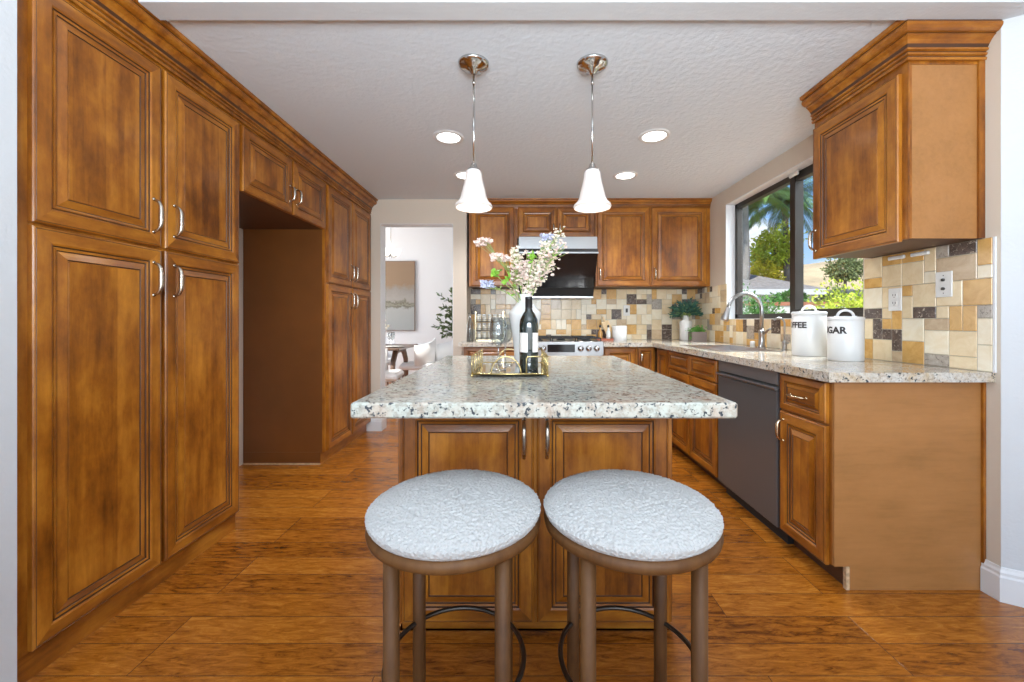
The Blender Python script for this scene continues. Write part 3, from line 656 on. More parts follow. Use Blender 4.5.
# ================================================================ STOOLS
def cushion():
    mb = MB(); n = 220; prof = []
    R = .224
    K = 62
    for k in range(K+1):
        t = k/K
        if t < .16:
            a = -PI/2+ (t/.16)*PI/2*1.0     # lower roll
            r = R-.020+.020*math.cos(a); z = .024+.024*math.sin(a)
        else:
            q = (t-.16)/.84; a = q*PI/2
            r = R*(1-q**1.45); z = .024+.040*(1-(r/R)**2.8)**.75*1.12
        prof.append((max(r, 1e-4), z))
    G = 300; v = []; f = []
    for j in range(G+1):
        for i in range(G+1):
            x = -1+2*i/G; y = -1+2*j/G
            if abs(x) > abs(y): rr = abs(x); a = math.atan2(y, x)if x > 0 else math.atan2(y, x)
            else: rr = abs(y); a = 0
            if rr < 1e-9: a = 0; rr = 0
            elif abs(x) >= abs(y): a = PI/4*y/x+(0 if x > 0 else PI)
            else: a = PI/2-PI/4*x/y+(0 if y > 0 else PI)
            t = (1-rr)*K; k = min(K-1, int(t)); u = t-k
            r = prof[k][0]*(1-u)+prof[k+1][0]*u; z = prof[k][1]*(1-u)+prof[k+1][1]*u
            p = Vector((r*math.cos(a), r*math.sin(a), z))
            d = (.55-noise.voronoi(p*135)[0][0])*.0062+noise.noise(p*260)*.0018
            v.append(p+(p-Vector((p.x*.75, p.y*.75, -.03))).normalized()*d)
    for j in range(G):
        for i in range(G): q = j*(G+1)+i; f.append((q, q+1, q+G+2, q+G+1))
    mb.add(v, f, 0, True)
    return mb
def make_stool(label):
    t = thing('bar_stool', (0,0,0), label, 'stool', group='stools at the island')
    MB().lathe([(.196,.586),(.212,.588),(.222,.595),(.2245,.604),(.2225,.614),(.214,.621),(.196,.622)], 96).build('seat_base', M['stool_wood'], t)
    cushion().build('seat_cushion', M['boucle'], t, loc=(0,0,.6160))
    for sx in (-1, 1):
        for sy in (-1, 1):
            MB().lathe([(.0165,0),(.0185,.004),(.0185,.590)], 24, c=(sx*.1295,sy*.1295,0)).build('leg', M['stool_wood'], t)
    ring = [(.180*math.cos(2*PI*i/72), .180*math.sin(2*PI*i/72), .238) for i in range(72)]
    MB().tube(ring, .0065, 12, closed=True).build('footrest_ring', M['ring_metal'], t)
    return t
st = make_stool('round bar stool with white boucle cushion on walnut legs, left of the two'); st.location = (-.170,1.060,0)
st2 = copy_tree(st); st2.location = (.288,1.060,0); st2['label'] = 'round bar stool with white boucle cushion on walnut legs, right of the two'

# ================================================================ LIGHTS ON THE CEILING
def pendant(label):
    t = thing('pendant_light', (0,0,0), label, 'pendant light', group='pendants over the island')
    MB().lathe([(.074,0),(.073,-.008),(.062,-.017),(.038,-.026),(.020,-.034),(.012,-.048),(.0001,-.05)], 40, c=(0,0,H)).build('canopy', M['chrome'], t)
    MB().lathe([(.0045,1.865),(.0045,H-.045)], 14).lathe([(.007,H-.10),(.007,H-.085)], 14).build('rod', M['chrome'], t)
    MB().lathe([(.006,1.885),(.014,1.878),(.018,1.862),(.030,1.852),(.032,1.838),(.030,1.835)], 28).build('socket', M['chrome'], t)
    pr = [(.031,1.846),(.038,1.835),(.041,1.810),(.046,1.785),(.054,1.755),(.060,1.730),(.064,1.712),(.074,1.695),(.086,1.684),(.090,1.674),(.086,1.666),(.080,1.670),(.072,1.688),(.061,1.708),(.056,1.730),(.050,1.755),(.042,1.785),(.037,1.810),(.030,1.836)]
    MB().lathe(pr, 48, cap=False).build('glass_shade', M['frosted'], t)
    MB().lathe([(.0001,1.700),(.012,1.705),(.019,1.72),(.020,1.74),(.012,1.77),(.012,1.80)], 20).build('bulb', M['bulb'], t)
    return t
p1 = pendant('nickel pendant lamp with frosted bell shade, left one over the island'); p1.location = (-.222,1.92,0)
p2 = copy_tree(p1); p2.location = (.347,1.92,0); p2['label'] = 'nickel pendant lamp with frosted bell shade, right one over the island'
for p in (p1, p2): light('pendant_glow', 'POINT', (p.location.x,p.location.y,1.63), .9, (1,.88,.76), shadow_soft_size=.04)
def can_light(label):
    t = thing('recessed_light', (0,0,0), label, 'ceiling light', group='recessed lights in the kitchen ceiling')
    MB().lathe([(.076,-.002),(.078,-.007),(.100,-.005),(.104,-.0005)], 40, cap=False).build('trim_ring', M['trim'], t)
    MB().lathe([(.0001,-.0035),(.077,-.0035)], 40, cap=False).build('lens', M['downlight'], t)
    return t
rl = None
for x, y, lb in ((-.48,2.69,'round recessed ceiling light, nearer one on the left'), (.896,2.67,'round recessed ceiling light, nearer one on the right'),
             (-.46,3.40,'round recessed ceiling light, farther one on the left behind the pendant'), (.895,3.40,'round recessed ceiling light, farther one on the right')):
    o = can_light(lb) if rl is None else copy_tree(rl); rl = rl or o
    o.location = (x,y,H); o['label'] = lb
    light('downlight_beam', 'SPOT', (x,y,H-.03), 46, (.97,.98,1), spot_size=2.3, spot_blend=.8, shadow_soft_size=.07)

# ================================================================ RANGE AND HOOD
rg = thing('gas_range', (.045,3.80,0), 'stainless gas range with knobs on the front below the hood', 'stove')
MB().box(0,.745,.035,.60,.02,.905).build('body', M['steel'], rg)
MB().bbox(0,.745,-.01,.60,.905,.925,.003).build('cooktop', M['steel'], rg)
fp = MB(); fp.add([(0,-.012,.80),(.745,-.012,.80),(.745,-.012,.912),(0,-.012,.912),(0,.036,.80),(.745,.036,.80),(.745,.036,.912),(0,.036,.912)],[(0,1,2,3),(4,7,6,5),(0,4,5,1),(3,2,6,7),(0,3,7,4),(1,5,6,2)])
fp.build('control_panel', M['steel'], rg)
MB().bbox(.215,.475,-.016,-.0125,.825,.898,.001).build('display', M['black'], rg)
for kx in (.055,.115,.175,.53,.605,.68):
    k = MB().lathe([(.029,0),(.029,.006),(.024,.009),(.022,.030),(.019,.033),(.0001,.033)], 28, T=Matrix.Translation((kx,-.012,.860)) @ Matrix.Rotation(PI/2,4,'X')).build('knob', M['chrome'], rg)
    MB().bbox(kx-.004,kx+.004,-.049,-.045,.842,.878,.001).build('knob_grip', M['steel'], k)
MB().bbox(.01,.735,-.006,.036,.18,.785,.003).build('oven_door', M['steel'], rg)
MB().tube([(.06,-.008,.745),(.06,-.05,.745),(.685,-.05,.745),(.685,-.008,.745)], .011, 10).build('oven_handle', M['chrome'], rg)
for gx in (.02,.262,.504):
    g = MB(); z = .950
    for a in (0,.11,.221): g.box(gx+a-.0+.0,gx+a+.010,.03,.57,z,z+.010)
    for yy in (.03,.165,.30,.435,.56): g.box(gx,gx+.231,yy,yy+.010,z,z+.010)
    for a in (0,.221):
        for yy in (.03,.56): g.box(gx+a,gx+a+.010,yy,yy+.010,.925,z)
    g.build('grate', M['black_matte'], rg)
for bx, by in ((.135,.16),(.135,.44),(.372,.30),(.615,.16),(.615,.44)):
    MB().lathe([(.045,.925),(.045,.934),(.032,.936),(.032,.944),(.0001,.945)], 24, c=(bx,by,0)).build('burner', M['black_matte'], rg)
hd_ = thing('range_hood', (-.012,0,0), 'stainless range hood with slanted black glass front over the stove', 'range hood')
w_ = .785
def yzprism(mb, poly, x0, x1, mi=0):
    n = len(poly); v = [(x0,y,z) for y,z in poly]+[(x1,y,z) for y,z in poly]
    return mb.add(v, [tuple(range(n)), tuple(reversed(range(n,2*n)))]+[((i+1)%n,i,n+i,n+(i+1)%n) for i in range(n)], mi)
yzprism(MB(), [(4.0,1.838),(4.405,1.838),(4.405,1.963),(4.0,1.963)], 0, w_).build('body', M['steel'], hd_)
yzprism(MB(), [(3.955,1.800),(3.955,1.836),(4.405,1.836),(4.405,1.37),(4.24,1.37)], 0, w_).build('lower_body', M['black_matte'], hd_)
gl = MB(); a, b2 = Vector((3.950,1.785)), Vector((4.234,1.385))
yzprism(gl, [(a.x,a.y),(a.x+.006,a.y+.004),(b2.x+.006,b2.y+.004),(b2.x,b2.y)], .004, w_-.004).build('glass_panel', M['black'], hd_)
yzprism(MB(), [(3.930,1.786),(3.952,1.786),(3.952,1.800),(3.930,1.800)], 0, w_).build('front_lip', M['steel'], hd_)
yzprism(MB(), [(4.215,1.362),(4.30,1.362),(4.30,1.380),(4.215,1.380)], 0, w_).build('bottom_lip', M['steel'], hd_)

# ================================================================ FAUCETS
fa = thing('kitchen_faucet', (1.855,3.07,CT), 'brushed nickel pull-down gooseneck faucet at the sink', 'faucet')
MB().lathe([(.028,0),(.028,.008),(.022,.014),(.020,.10),(.022,.105),(.022,.135),(.016,.142)], 28).build('base', M['steel'], fa)
pts = [(0,0,.14),(0,0,.29)]
for i in range(1,17):
    a = PI*i/16*.93; pts.append((-.128+.128*math.cos(a),0,.29+.128*math.sin(a)))
MB().tube(pts, .0135, 14).build('spout', M['steel'], fa)
e0 = Vector(pts[-1]); dr = (e0-Vector(pts[-2])).normalized()
q = [e0+dr*t for t in (0,.02,.05,.10,.112)]
MB().tube(q, [.015,.017,.020,.029,.027], 20).build('spray_head', M['steel'], fa)
MB().tube([(0,-.018,.12),(0,-.055,.125),(0.004,-.10,.15)], [.012,.010,.007], 10).build('lever', M['steel'], fa)
f2 = thing('water_dispenser', (1.865,2.82,CT), 'slim filtered water tap beside the main faucet', 'faucet')
MB().lathe([(.020,0),(.020,.006),(.013,.012),(.012,.05),(.014,.055),(.010,.07)], 20).build('base', M['steel'], f2)
pts = [(0,0,.06),(0,0,.19)]+[(-.04+.04*math.cos(PI*i/10*.8),0,.19+.04*math.sin(PI*i/10*.8)) for i in range(1,11)]
MB().tube(pts, .006, 10).build('spout', M['steel'], f2)
MB().tube([(0,0,.05),(.0,-.04,.055)], .005, 8).build('lever', M['steel'], f2)
f3 = thing('air_gap_cap', (1.86,3.20,CT), 'small steel cap beside the main faucet at the sink back', 'air gap')
MB().lathe([(.018,0),(.018,.04),(.014,.047),(.0001,.048)], 20).build('cap', M['plastic'], f3)

# ================================================================ CANISTERS with lettering
def canister(loc, r, h, word, ang, label, tsize):
    t = thing('canister', loc, label, 'canister', group='white kitchen canisters')
    MB().lathe([(r-.003,0),(r,.004),(r,h-.014),(r-.002,h-.012)], 64).build('body', M['enamel'], t)
    lid = MB().lathe([(r+.0025,h-.014),(r+.0035,h-.012),(r+.0035,h-.002),(r-.004,h+.004),(.0001,h+.008)], 64).build('lid', M['enamel'], t)
    p = [(.034*math.cos(PI*i/14)*1, 0, h+.005+.034*math.sin(PI*i/14)) for i in range(15)]
    Rz = Matrix.Rotation(math.radians(-35), 4, 'Z')
    MB().tube(p, .0065, 10, T=Rz).bbox(-.048,-.026,-.008,.008,h+.004,h+.009,.002,T=Rz).bbox(.026,.048,-.008,.008,h+.004,h+.009,.002,T=Rz).build('lid_handle', M['enamel'], lid)
    c = bpy.data.curves.new('word', 'FONT'); c.body = word; c.size = tsize; c.align_x = 'CENTER'; c.align_y = 'CENTER'; c.offset = tsize*.04; c.extrude = 0
    c.resolution_u = 3
    o = bpy.data.objects.new('word', c); C.objects.link(o); bpy.context.view_layer.update()
    dg = bpy.context.evaluated_depsgraph_get(); me = bpy.data.meshes.new_from_object(o.evaluated_get(dg))
    bpy.data.objects.remove(o)
    import bmesh
    bm = bmesh.new(); bm.from_mesh(me); bmesh.ops.triangulate(bm, faces=bm.faces)
    for _ in range(2): bmesh.ops.subdivide_edges(bm, edges=[e for e in bm.edges if abs(e.verts[0].co.x-e.verts[1].co.x) > .006], cuts=1)
    bmesh.ops.triangulate(bm, faces=bm.faces)
    for v in bm.verts:
        a = ang+v.co.x/r; zz = v.co.y; v.co = Vector(((r+.0006)*math.cos(a), (r+.0006)*math.sin(a), h*.70+zz))
    bm.to_mesh(me); bm.free(); me.materials.clear(); me.materials.append(M['ink'])
    lo = bpy.data.objects.new('lettering', me); C.objects.link(lo); lo.parent = t
    lo['label'] = 'black capital lettering'
    return t
canister((1.755,2.43,CT), .087, .262, 'COFFEE', math.radians(172), 'tall white canister with black COFFEE lettering beside the faucet', .048)
canister((1.737,2.135,CT), .078, .228, 'SUGAR', math.radians(178), 'white canister with black SUGAR lettering, nearer of the two', .048)

# ================================================================ OUTLETS
def outlet(T, label, kind='duplex', w=.072, h=.116, parts=True):
    t = thing('wall_outlet', (0,0,0), label, 'outlet', group='white wall plates'); t.matrix_world = T
    MB().bbox(-w/2,w/2,-.006,0,-h/2,h/2,.002).build('cover_plate', M['plastic'], t)
    if kind == 'duplex':
        for dz in (-.020,.020):
            s = MB().bbox(-.016,.016,-.0085,-.0055,dz-.014,dz+.014,.001).build('socket', M['plastic'], t)
            MB().box(-.008,-.005,-.0092,-.0084,dz-.002,dz+.008).box(.005,.008,-.0092,-.0084,dz-.002,dz+.008).box(-.002,.002,-.0092,-.0084,dz-.010,dz-.006).build('slots', M['slot'], s)
    elif kind == 'jack':
        for dz in (-.020,.020): MB().lathe([(.007,0),(.007,.006),(.004,.007)], 16, T=Matrix.Translation((0,-.0055,dz)) @ Matrix.Rotation(PI/2,4,'X')).build('jack', M['slot'], t)
        for dz in (-.04,.04): MB().box(-.002,.002,-.0068,-.0058,dz-.002,dz+.002).build('screw', M['slot'], t)
    else:
        MB().bbox(-.012,.012,-.0085,-.0055,-.022,.022,.001).build('rocker', M['slot'], t)
    return t
def TR(y, z): return Matrix.Translation((XR-.0098,y,z)) @ Matrix.Rotation(M90,4,'Z')
outlet(TR(2.055,1.235), 'white duplex outlet on the tile just right of the SUGAR canister', 'duplex')
outlet(TR(1.818,1.292), 'white wall plate with two round jacks, nearest on the window wall tile', 'jack')
outlet(Matrix.Translation((1.175,YB-.0105,1.235)), 'white wall plate on the back wall tile right of the stove', 'rocker')
for y, lb in ((2.045, 'slim white under-cabinet light strip on the tile, farther one'), (1.925, 'slim white under-cabinet light strip on the tile, nearer one')):
    t = thing('light_strip', (XR-.0098,y,1.448), lb, 'light strip', M90, 'slim strips under the right wall cabinet')
    MB().bbox(-.045,.045,-.012,0,-.009,.009,.004).build('housing', M['plastic'], t)
    MB().box(-.035,.035,-.0135,-.012,-.003,.003).build('diffuser', M['enamel'], t)

# ================================================================ TRAY, VASE, BOTTLE, GLASSES ON THE ISLAND
tr = thing('gold_tray', (-.038,1.70,CT), 'rectangular gold wire tray with mirrored base on the island', 'tray')
tw, td, zb, zt = .142, .20, .012, .078
MB().box(-tw+.002,tw-.002,-td+.002,td-.002,zb-.003,zb+.001).build('mirror_base', M['mirror'], tr)
r_ = .0028
b = MB()
for z in (zb,): b.tube([(-tw,-td,z),(tw,-td,z),(tw,td,z),(-tw,td,z)], r_*1.3, 8, closed=True)
b.build('bottom_rail', M['gold'], tr)
for sx in (-1,1):
    b = MB(); b.tube([(sx*tw,-td,zt),(sx*tw,td,zt)], r_, 8)
    for k in range(6): y = -td+2*td*k/5; b.tube([(sx*tw,y,zb),(sx*tw,y,zt)], r_, 8)
    b.build('side_rail', M['gold'], tr)
for y in (-td, td):
    b = MB()
    arc = [(-.012+ .056*math.cos(PI*i/20), y, zb+.066*math.sin(PI*i/20)) for i in range(21)]
    b.tube([(p[0]-.002,p[1],p[2]) for p in arc], r_, 8)
    b.tube([(.062,y,zb),(.062,y,zt-.008),(.066,y,zt-.002),(.072,y,zt),(tw,y,zt)], r_, 8)
    b.build('front_rail' if y < 0 else 'back_rail', M['gold'], tr)
for sx in (-1,1):
    for sy in (-1,1): MB().blob((sx*tw,sy*td,.006), .006, n=12).build('foot', M['gold'], tr)
TZ = CT+zb+.0015
va = thing('flower_vase', (.022,1.775,TZ), 'tall white ceramic vase with angular shoulder on the gold tray', 'vase')
MB().lathe([(.040,0),(.043,.003),(.050,.08),(.060,.16),(.071,.222),(.072,.230),(.068,.238),(.040,.272),(.031,.283),(.029,.292),(.029,.312),(.031,.316),(.026,.316),(.025,.285),(.0001,.27)], 48).build('body', M['ceramic'], va)
wb = thing('wine_bottle', (.036,1.635,TZ), 'dark red wine bottle with pale label in front of the vase', 'bottle')
MB().lathe([(.032,.004),(.037,0),(.0385,.006),(.0385,.185),(.036,.203),(.026,.224),(.0165,.238),(.0145,.250),(.0140,.262)], 40).build('body', M['bottle'], wb)
MB().lathe([(.0148,.236),(.0150,.285),(.0158,.286),(.0158,.294),(.0140,.296),(.0001,.296)], 28, cap=False).build('capsule', M['foil'], wb)
MB().lathe([(.0154,.236),(.0156,.240)], 28, cap=False).build('green_band', M['green_band'], wb)
lb = MB(); n = 28
for k, (a0, a1) in enumerate(((math.radians(200),math.radians(262)),(math.radians(292),math.radians(350)))):
    v = []; f = []
    for i in range(n):
        a = a0+(a1-a0)*i/(n-1)
        for z in (.072,.150): v.append((.0389*math.cos(a), .0389*math.sin(a), z))
    for i in range(n-1): f.append((2*i,2*i+2,2*i+3,2*i+1))
    lb.add(v, f, 0, True)
lb.build('paper_label', M['label'], wb)
def wine_glass(label):
    t = thing('wine_glass', (0,0,0), label, 'wine glass', group='wine glasses on the gold tray')
    MB().lathe([(.033,0),(.033,.0015),(.012,.004),(.0045,.010),(.0040,.085),(.008,.096),(.022,.108),(.033,.128),(.036,.150),(.034,.180),(.029,.212),(.0282,.212),(.033,.180),(.0348,.150),(.032,.129),(.021,.110),(.0001,.100)], 40, cap=False).build('bowl_and_stem', M['wine_glass'], t)
    return t
g1 = wine_glass('clear wine glass at the front left of the gold tray'); g1.location = (-.088,1.615,TZ)
g2 = copy_tree(g1); g2.location = (-.066,1.775,TZ); g2['label'] = 'clear wine glass farther back on the gold tray, beside the vase'

def P(px, py, Y): s = 400/Y; return Vector(((px-520)/s, Y, CAMZ-(py-320)/s))
neck = Vector((.022,1.775,TZ+.30))
FS = [  # px, py, Y, kind, spread radius, label
 (484,243,1.74,'pink',.032,'flower stem with a pale pink cluster leaning farthest left and highest on that side'),
 (500,258,1.70,'pink',.034,'flower stem with a pale pink cluster on the left, below the highest left one'),
 (488,285,1.72,'lilac',.026,'drooping flower stem with lilac petals on the lower left'),
 (514,250,1.78,'cream',.028,'cream flower stem rising left of the middle of the bouquet'),
 (512,262,1.70,'pink',.036,'pink flower stem at the centre left, low above the vase'),
 (527,254,1.75,'pink',.034,'pink flower stem standing at the centre of the bouquet'),
 (538,262,1.72,'cream',.036,'cream flower stem just right of the centre of the bouquet'),
 (548,238,1.80,'lilac',.026,'flower stem with lilac petals at the upper right of the bouquet'),
 (545,250,1.72,'pink',.036,'tall pink flower stem filling the right side of the bouquet'),
 (561,230,1.78,'cream',.032,'tallest cream flower stem, top right of the bouquet'),
 (566,243,1.74,'pink',.028,'pink flower stem leaning farthest right'),
 (553,258,1.82,'cream',.032,'cream flower stem behind the right side of the bouquet'),
 (540,277,1.76,'pink',.022,'short pink flower stem low on the right near the vase mouth')]
rng = random.Random(5)
for i, (px, py, Y, kd, rad, lab) in enumerate(FS):
    tip = P(px, py, Y); t = thing('cut_flower', neck, lab, 'flower', group='flower stems in the white vase')
    d = tip-neck; base = Vector((rng.uniform(-.014,.014), rng.uniform(-.014,.014), -.07))
    mid = Vector((d.x*.35, d.y*.4, d.z*.55)); path = []
    for k in range(13):
        u = k/12; path.append(base*(1-u)**2+mid*2*u*(1-u)+d*u*u)
    MB().tube(path, [.0021-.0010*k/12 for k in range(13)], 6).build('stem', M['stem'], t)
    fl = MB()
    heads = 8 if kd != 'cream' else 14
    along = kd == 'cream' or (kd == 'pink' and i in (5,8,4,10,12))
    for q in range(int(heads*(8.0 if along else 3.4))):
        if along:
            u = rng.uniform(.42,1.02); k = min(12, int(u*12)); c = path[k]+Vector((rng.gauss(0,1),rng.gauss(0,1),rng.gauss(0,.9)))*rad*.55
            pr = rng.uniform(.0035,.0070)
        else:
            c = d+Vector((rng.uniform(-1,1)*rad, rng.uniform(-1,1)*rad*.8, rng.uniform(-.4,.45)*rad)); pr = rng.uniform(.0065,.0105)
        if rng.random() < .4:
            fl.tube([path[max(5,int(len(path)*.62))], c], .0007, 4, mi=1)
        npet = 5
        for a in range(npet):
            an = a*2*PI/npet+rng.random()
            fl.leaf(c, (math.cos(an), math.sin(an), rng.uniform(-.2,.9)), pr*1.7, pr*1.5)
        fl.blob(c, pr*.55, n=6)
    fl.build('blossom', [M['petal_'+kd], M['stem']], t)
    lf = MB()
    for q in range(3):
        k = rng.randint(5,9); dd = Vector((rng.uniform(-1,1),rng.uniform(-1,1),rng.uniform(.0,1)))
        lf.leaf(path[k], dd, .026, .010)
    lf.build('leaves', M['leaf'], t)
t = thing('green_foliage', neck, 'bright green leaf sprig at the left base of the bouquet', 'flower'); lf = MB(); sm = MB()
for px, py, nlf in ((494,273,9),(508,281,6),(533,258,8)):
    q = P(px, py, 1.69)-neck; sm.tube([(0,0,-.05), q*.5+Vector((0,0,-.01)), q], .0018, 6)
    for k in range(nlf): lf.leaf(q+Vector((rng.uniform(-1,1),rng.uniform(-1,1),rng.uniform(-1,1)))*.010, (rng.uniform(-1,1),-.5,rng.uniform(-.6,1)), .030, .020)
lf.build('leaves', M['leaf'], t); sm.build('stem', M['stem'], t)
t['label'] = 'bright green leaf sprigs low among the vase flowers'

# ================================================================ BACK COUNTER ITEMS
sr = thing('spice_rack', (-.320,4.22,CT), 'tall wire spice rack full of jars left of the stove', 'spice rack')
b = MB()
for x in (-.145,.145):
    for y in (-.04,.04): b.box(x-.006,x+.006,y-.006,y+.006,0,.305)
b.box(-.151,.151,-.046,.046,0,.012); b.build('frame', M['brass_pull'], sr)
for z in (.06,.152,.244):
    MB().box(-.145,.145,-.04,.04,z-.048,z-.042).box(-.145,.145,-.043,-.040,z-.03,z-.026).build('shelf', M['black_matte'], sr)
jar = None; k = 0
names_r = ['bottom', 'middle', 'top']; names_c = ['first', 'second', 'third', 'fourth', 'fifth']
for ri, z in enumerate((.06,.152,.244)):
    for ci in range(5):
        lab = 'small spice jar, %s from the left on the %s row of the rack' % (names_c[ci], names_r[ri])
        if jar is None:
            jar = thing('spice_jar', (0,0,0), lab, 'jar', group='jars in the spice rack')
            MB().lathe([(.020,0),(.021,.003),(.021,.052),(.016,.056)], 16).build('body', M['jar'], jar)
            MB().lathe([(.019,.055),(.019,.072),(.0001,.073)], 16).build('lid', M['plastic'], jar); j = jar
        else: j = copy_tree(jar); j['label'] = lab
        j.location = (-.320-.112+ci*.056, 4.22, CT+z-.0418)
gj = thing('glass_carafe', (-.500,4.00,CT), 'tall clear glass carafe beside the spice rack', 'carafe')
MB().lathe([(.032,0),(.034,.004),(.034,.17),(.018,.22),(.016,.27),(.021,.285),(.0195,.285),(.0145,.268),(.0165,.22),(.032,.168),(.032,.006),(.0001,.004)], 28, cap=False).build('body', M['wine_glass'], gj)
# right of range
t = thing('serving_tray', (.885,4.20,CT), 'small red brown tray on the counter right of the stove', 'tray')
MB().bbox(-.085,.085,-.06,.06,0,.012,.003).build('base', M['red_tray'], t)
MB().box(-.085,.085,-.06,-.055,.012,.022).box(-.085,.085,.055,.06,.012,.022).box(-.085,-.080,-.055,.055,.012,.022).box(.080,.085,-.055,.055,.012,.022).build('rim', M['red_tray'], t)
for x, y, m1, lb in ((.84,4.19,'amber','amber oil bottle on the left of the red tray'), (.925,4.19,'oil_glass','clear oil bottle with dark stopper on the right of the red tray')):
    t = thing('oil_bottle', (x,y,CT+.0125), lb, 'bottle', group='oil bottles on the red tray')
    MB().lathe([(.022,0),(.024,.003),(.024,.075),(.010,.10),(.009,.125)], 20).build('body', M[m1], t)
    MB().lathe([(.010,.125),(.012,.128),(.010,.150),(.0001,.152)], 16).build('stopper', M['black_matte'], t)
t = thing('utensil_crock', (1.045,4.20,CT), 'white ribbed crock on the counter between oil bottles and outlet', 'crock')
MB().lathe([(.070,0),(.074,.004),(.076,.150),(.070,.155),(.068,.150),(.066,.02),(.0001,.02)], 8*6, cap=False).build('body', M['enamel'], t)
t = thing('cutting_board', (.955,4.315,CT), 'pale wooden cutting board leaning left behind the white crock', 'cutting board')
Tb = Matrix.Rotation(math.radians(-24),4,'Y')
MB().bbox(-.0,.085,-.009,.009,.0,.20,.004,T=Tb).build('board', M['board'], t)
MB().bbox(.030,.055,-.009,.009,.20,.255,.004,T=Tb).build('grip', M['board'], t)
t = thing('ceramic_jug', (1.745,4.21,CT), 'white bottle-shaped ceramic vase in the back corner', 'vase')
MB().lathe([(.058,0),(.062,.004),(.062,.195),(.056,.205),(.036,.212),(.030,.22),(.028,.265),(.022,.265),(.0001,.24)], 36).build('body', M['ceramic'], t)
t = thing('eucalyptus_sprig', (1.745,4.21,CT+.262), 'bushy blue green leafy branches in the corner vase', 'plant')
lf = MB(); sm = MB(); rng = random.Random(9)
for k in range(46):
    a = rng.uniform(0, 2*PI); el = rng.uniform(-.1,1.35); L = rng.uniform(.13,.19)
    d = Vector((math.cos(a)*math.cos(el), math.sin(a)*math.cos(el)*.7, math.sin(el)))
    L = min(L, (.165/abs(d.y) if abs(d.y) > .01 else 9), (.145/d.x if d.x > .01 else 9), (.19/d.z if d.z > .01 else 9))
    sm.tube([(0,0,-.04), d*L*.5+Vector((0,0,.02)), d*L], .0018, 5)
    for q in range(12):
        u = .25+.75*q/12; p = d*L*u+Vector((0,0,.02*(1-u)))
        dd = d+Vector((rng.uniform(-1,1),rng.uniform(-1,1),rng.uniform(-.7,.7)))*.8
        lf.leaf(p, dd, .048, .015)
lf.build('leaves', M['blue_leaf'], t); sm.build('branch', M['stem'], t)
t = thing('herb_basket', (1.80,4.06,CT), 'small grey basket of bright green herbs in front of the corner vase', 'potted plant')
MB().box(-.075,.075,-.045,.045,.0,.095).build('basket', M['basket'], t)
for x in (-.05,-.025,0,.025,.05): pass
lf = MB()
for k in range(320):
    p = Vector((rng.gauss(0,.036), rng.gauss(0,.022), .095+abs(rng.gauss(0,.022))))
    lf.leaf(p, (rng.uniform(-1,1),rng.uniform(-1,1),rng.uniform(-.1,1)), .018, .012)
for k in range(40):
    lf.leaf((-.078+rng.gauss(0,.006), -.03+rng.uniform(-.01,.03), rng.uniform(.02,.10)), (rng.uniform(-1,1),-.6,rng.uniform(-1,.3)), .016, .010)
lf.build('herbs', M['herb'], t)

# ================================================================ DINING ROOM
p = thing('wall_painting', (-2.45,7.49,1.0), 'large abstract grey and tan canvas on the dining room wall', 'painting')
MB().box(-.48,.48,-.03,.0,-.06,1.22).build('canvas', M['canvas'], p)
MB().box(.48,.49,-.034,.0,-.07,1.23).box(-.49,-.48,-.034,.0,-.07,1.23).box(-.48,.48,-.034,0,1.22,1.23).box(-.48,.48,-.034,0,-.07,-.06).build('frame', M['walnut'], p)
dt = thing('dining_table', (-2.35,5.75,0), 'dark walnut dining table with curved legs in the room beyond', 'table')
MB().bbox(-.75,.76,-.5,.5,.725,.755,.008).build('tabletop', M['walnut'], dt)
for s_ in (-1, 1):
    b = MB(); pts = [(s_*.62+.0,y,z) for y, z in ((-.36,0),(-.34,.30),(-.30,.55),(-.20,.68),(0,.71),(.20,.68),(.30,.55),(.34,.30),(.36,0))]
    b.tube(pts, [.028,.032,.036,.040,.040,.040,.036,.032,.028], 10); b.build('leg', M['walnut'], dt)
def dining_chair(label):
    t = thing('dining_chair', (0,0,0), label, 'chair', group='white dining chairs')
    MB().bbox(-.24,.24,-.24,.24,.40,.49,.03).build('seat', M['chair_white'], t)
    b = MB(); n = 18; v = []; f = []
    for i in range(n+1):
        a = PI*1.05*(i/n)-.08
        for r, z in ((.255,.46),(.225,.46),(.245,.86-.10*abs(math.cos(a))),(.275,.86-.10*abs(math.cos(a)))):
            v.append((r*math.cos(a), r*math.sin(a), z))
    for i in range(n):
        for q in range(4): f.append((i*4+q, (i+1)*4+q, (i+1)*4+(q+1)%4, i*4+(q+1)%4))
    f += [(0,1,2,3), (n*4+3,n*4+2,n*4+1,n*4)]
    b.add(v, f, 0, True).build('backrest', M['chair_white'], t)
    for sx in (-1,1):
        for sy in (-1,1): MB().tube([(sx*.18,sy*.18,.40),(sx*.21,sy*.21,0)], [.018,.012], 8).build('leg', M['walnut'], t)
    return t
c = dining_chair('white upholstered chair nearest the doorway at the dining table'); c.location = (-1.72,4.95,0); c.rotation_euler.z = PI/2+.1
for loc, rz, lb in (((-1.55,6.05,0), -PI/2+.15, 'white upholstered chair at the right end of the dining table'), ((-2.35,6.62,0), .1, 'white upholstered chair at the far side of the dining table under the painting'), ((-1.06,6.02,0), -.5, 'white chair standing apart at the right of the dining room')):
    q = copy_tree(c); q.location = loc; q.rotation_euler.z = rz; q['label'] = lb
gl = None
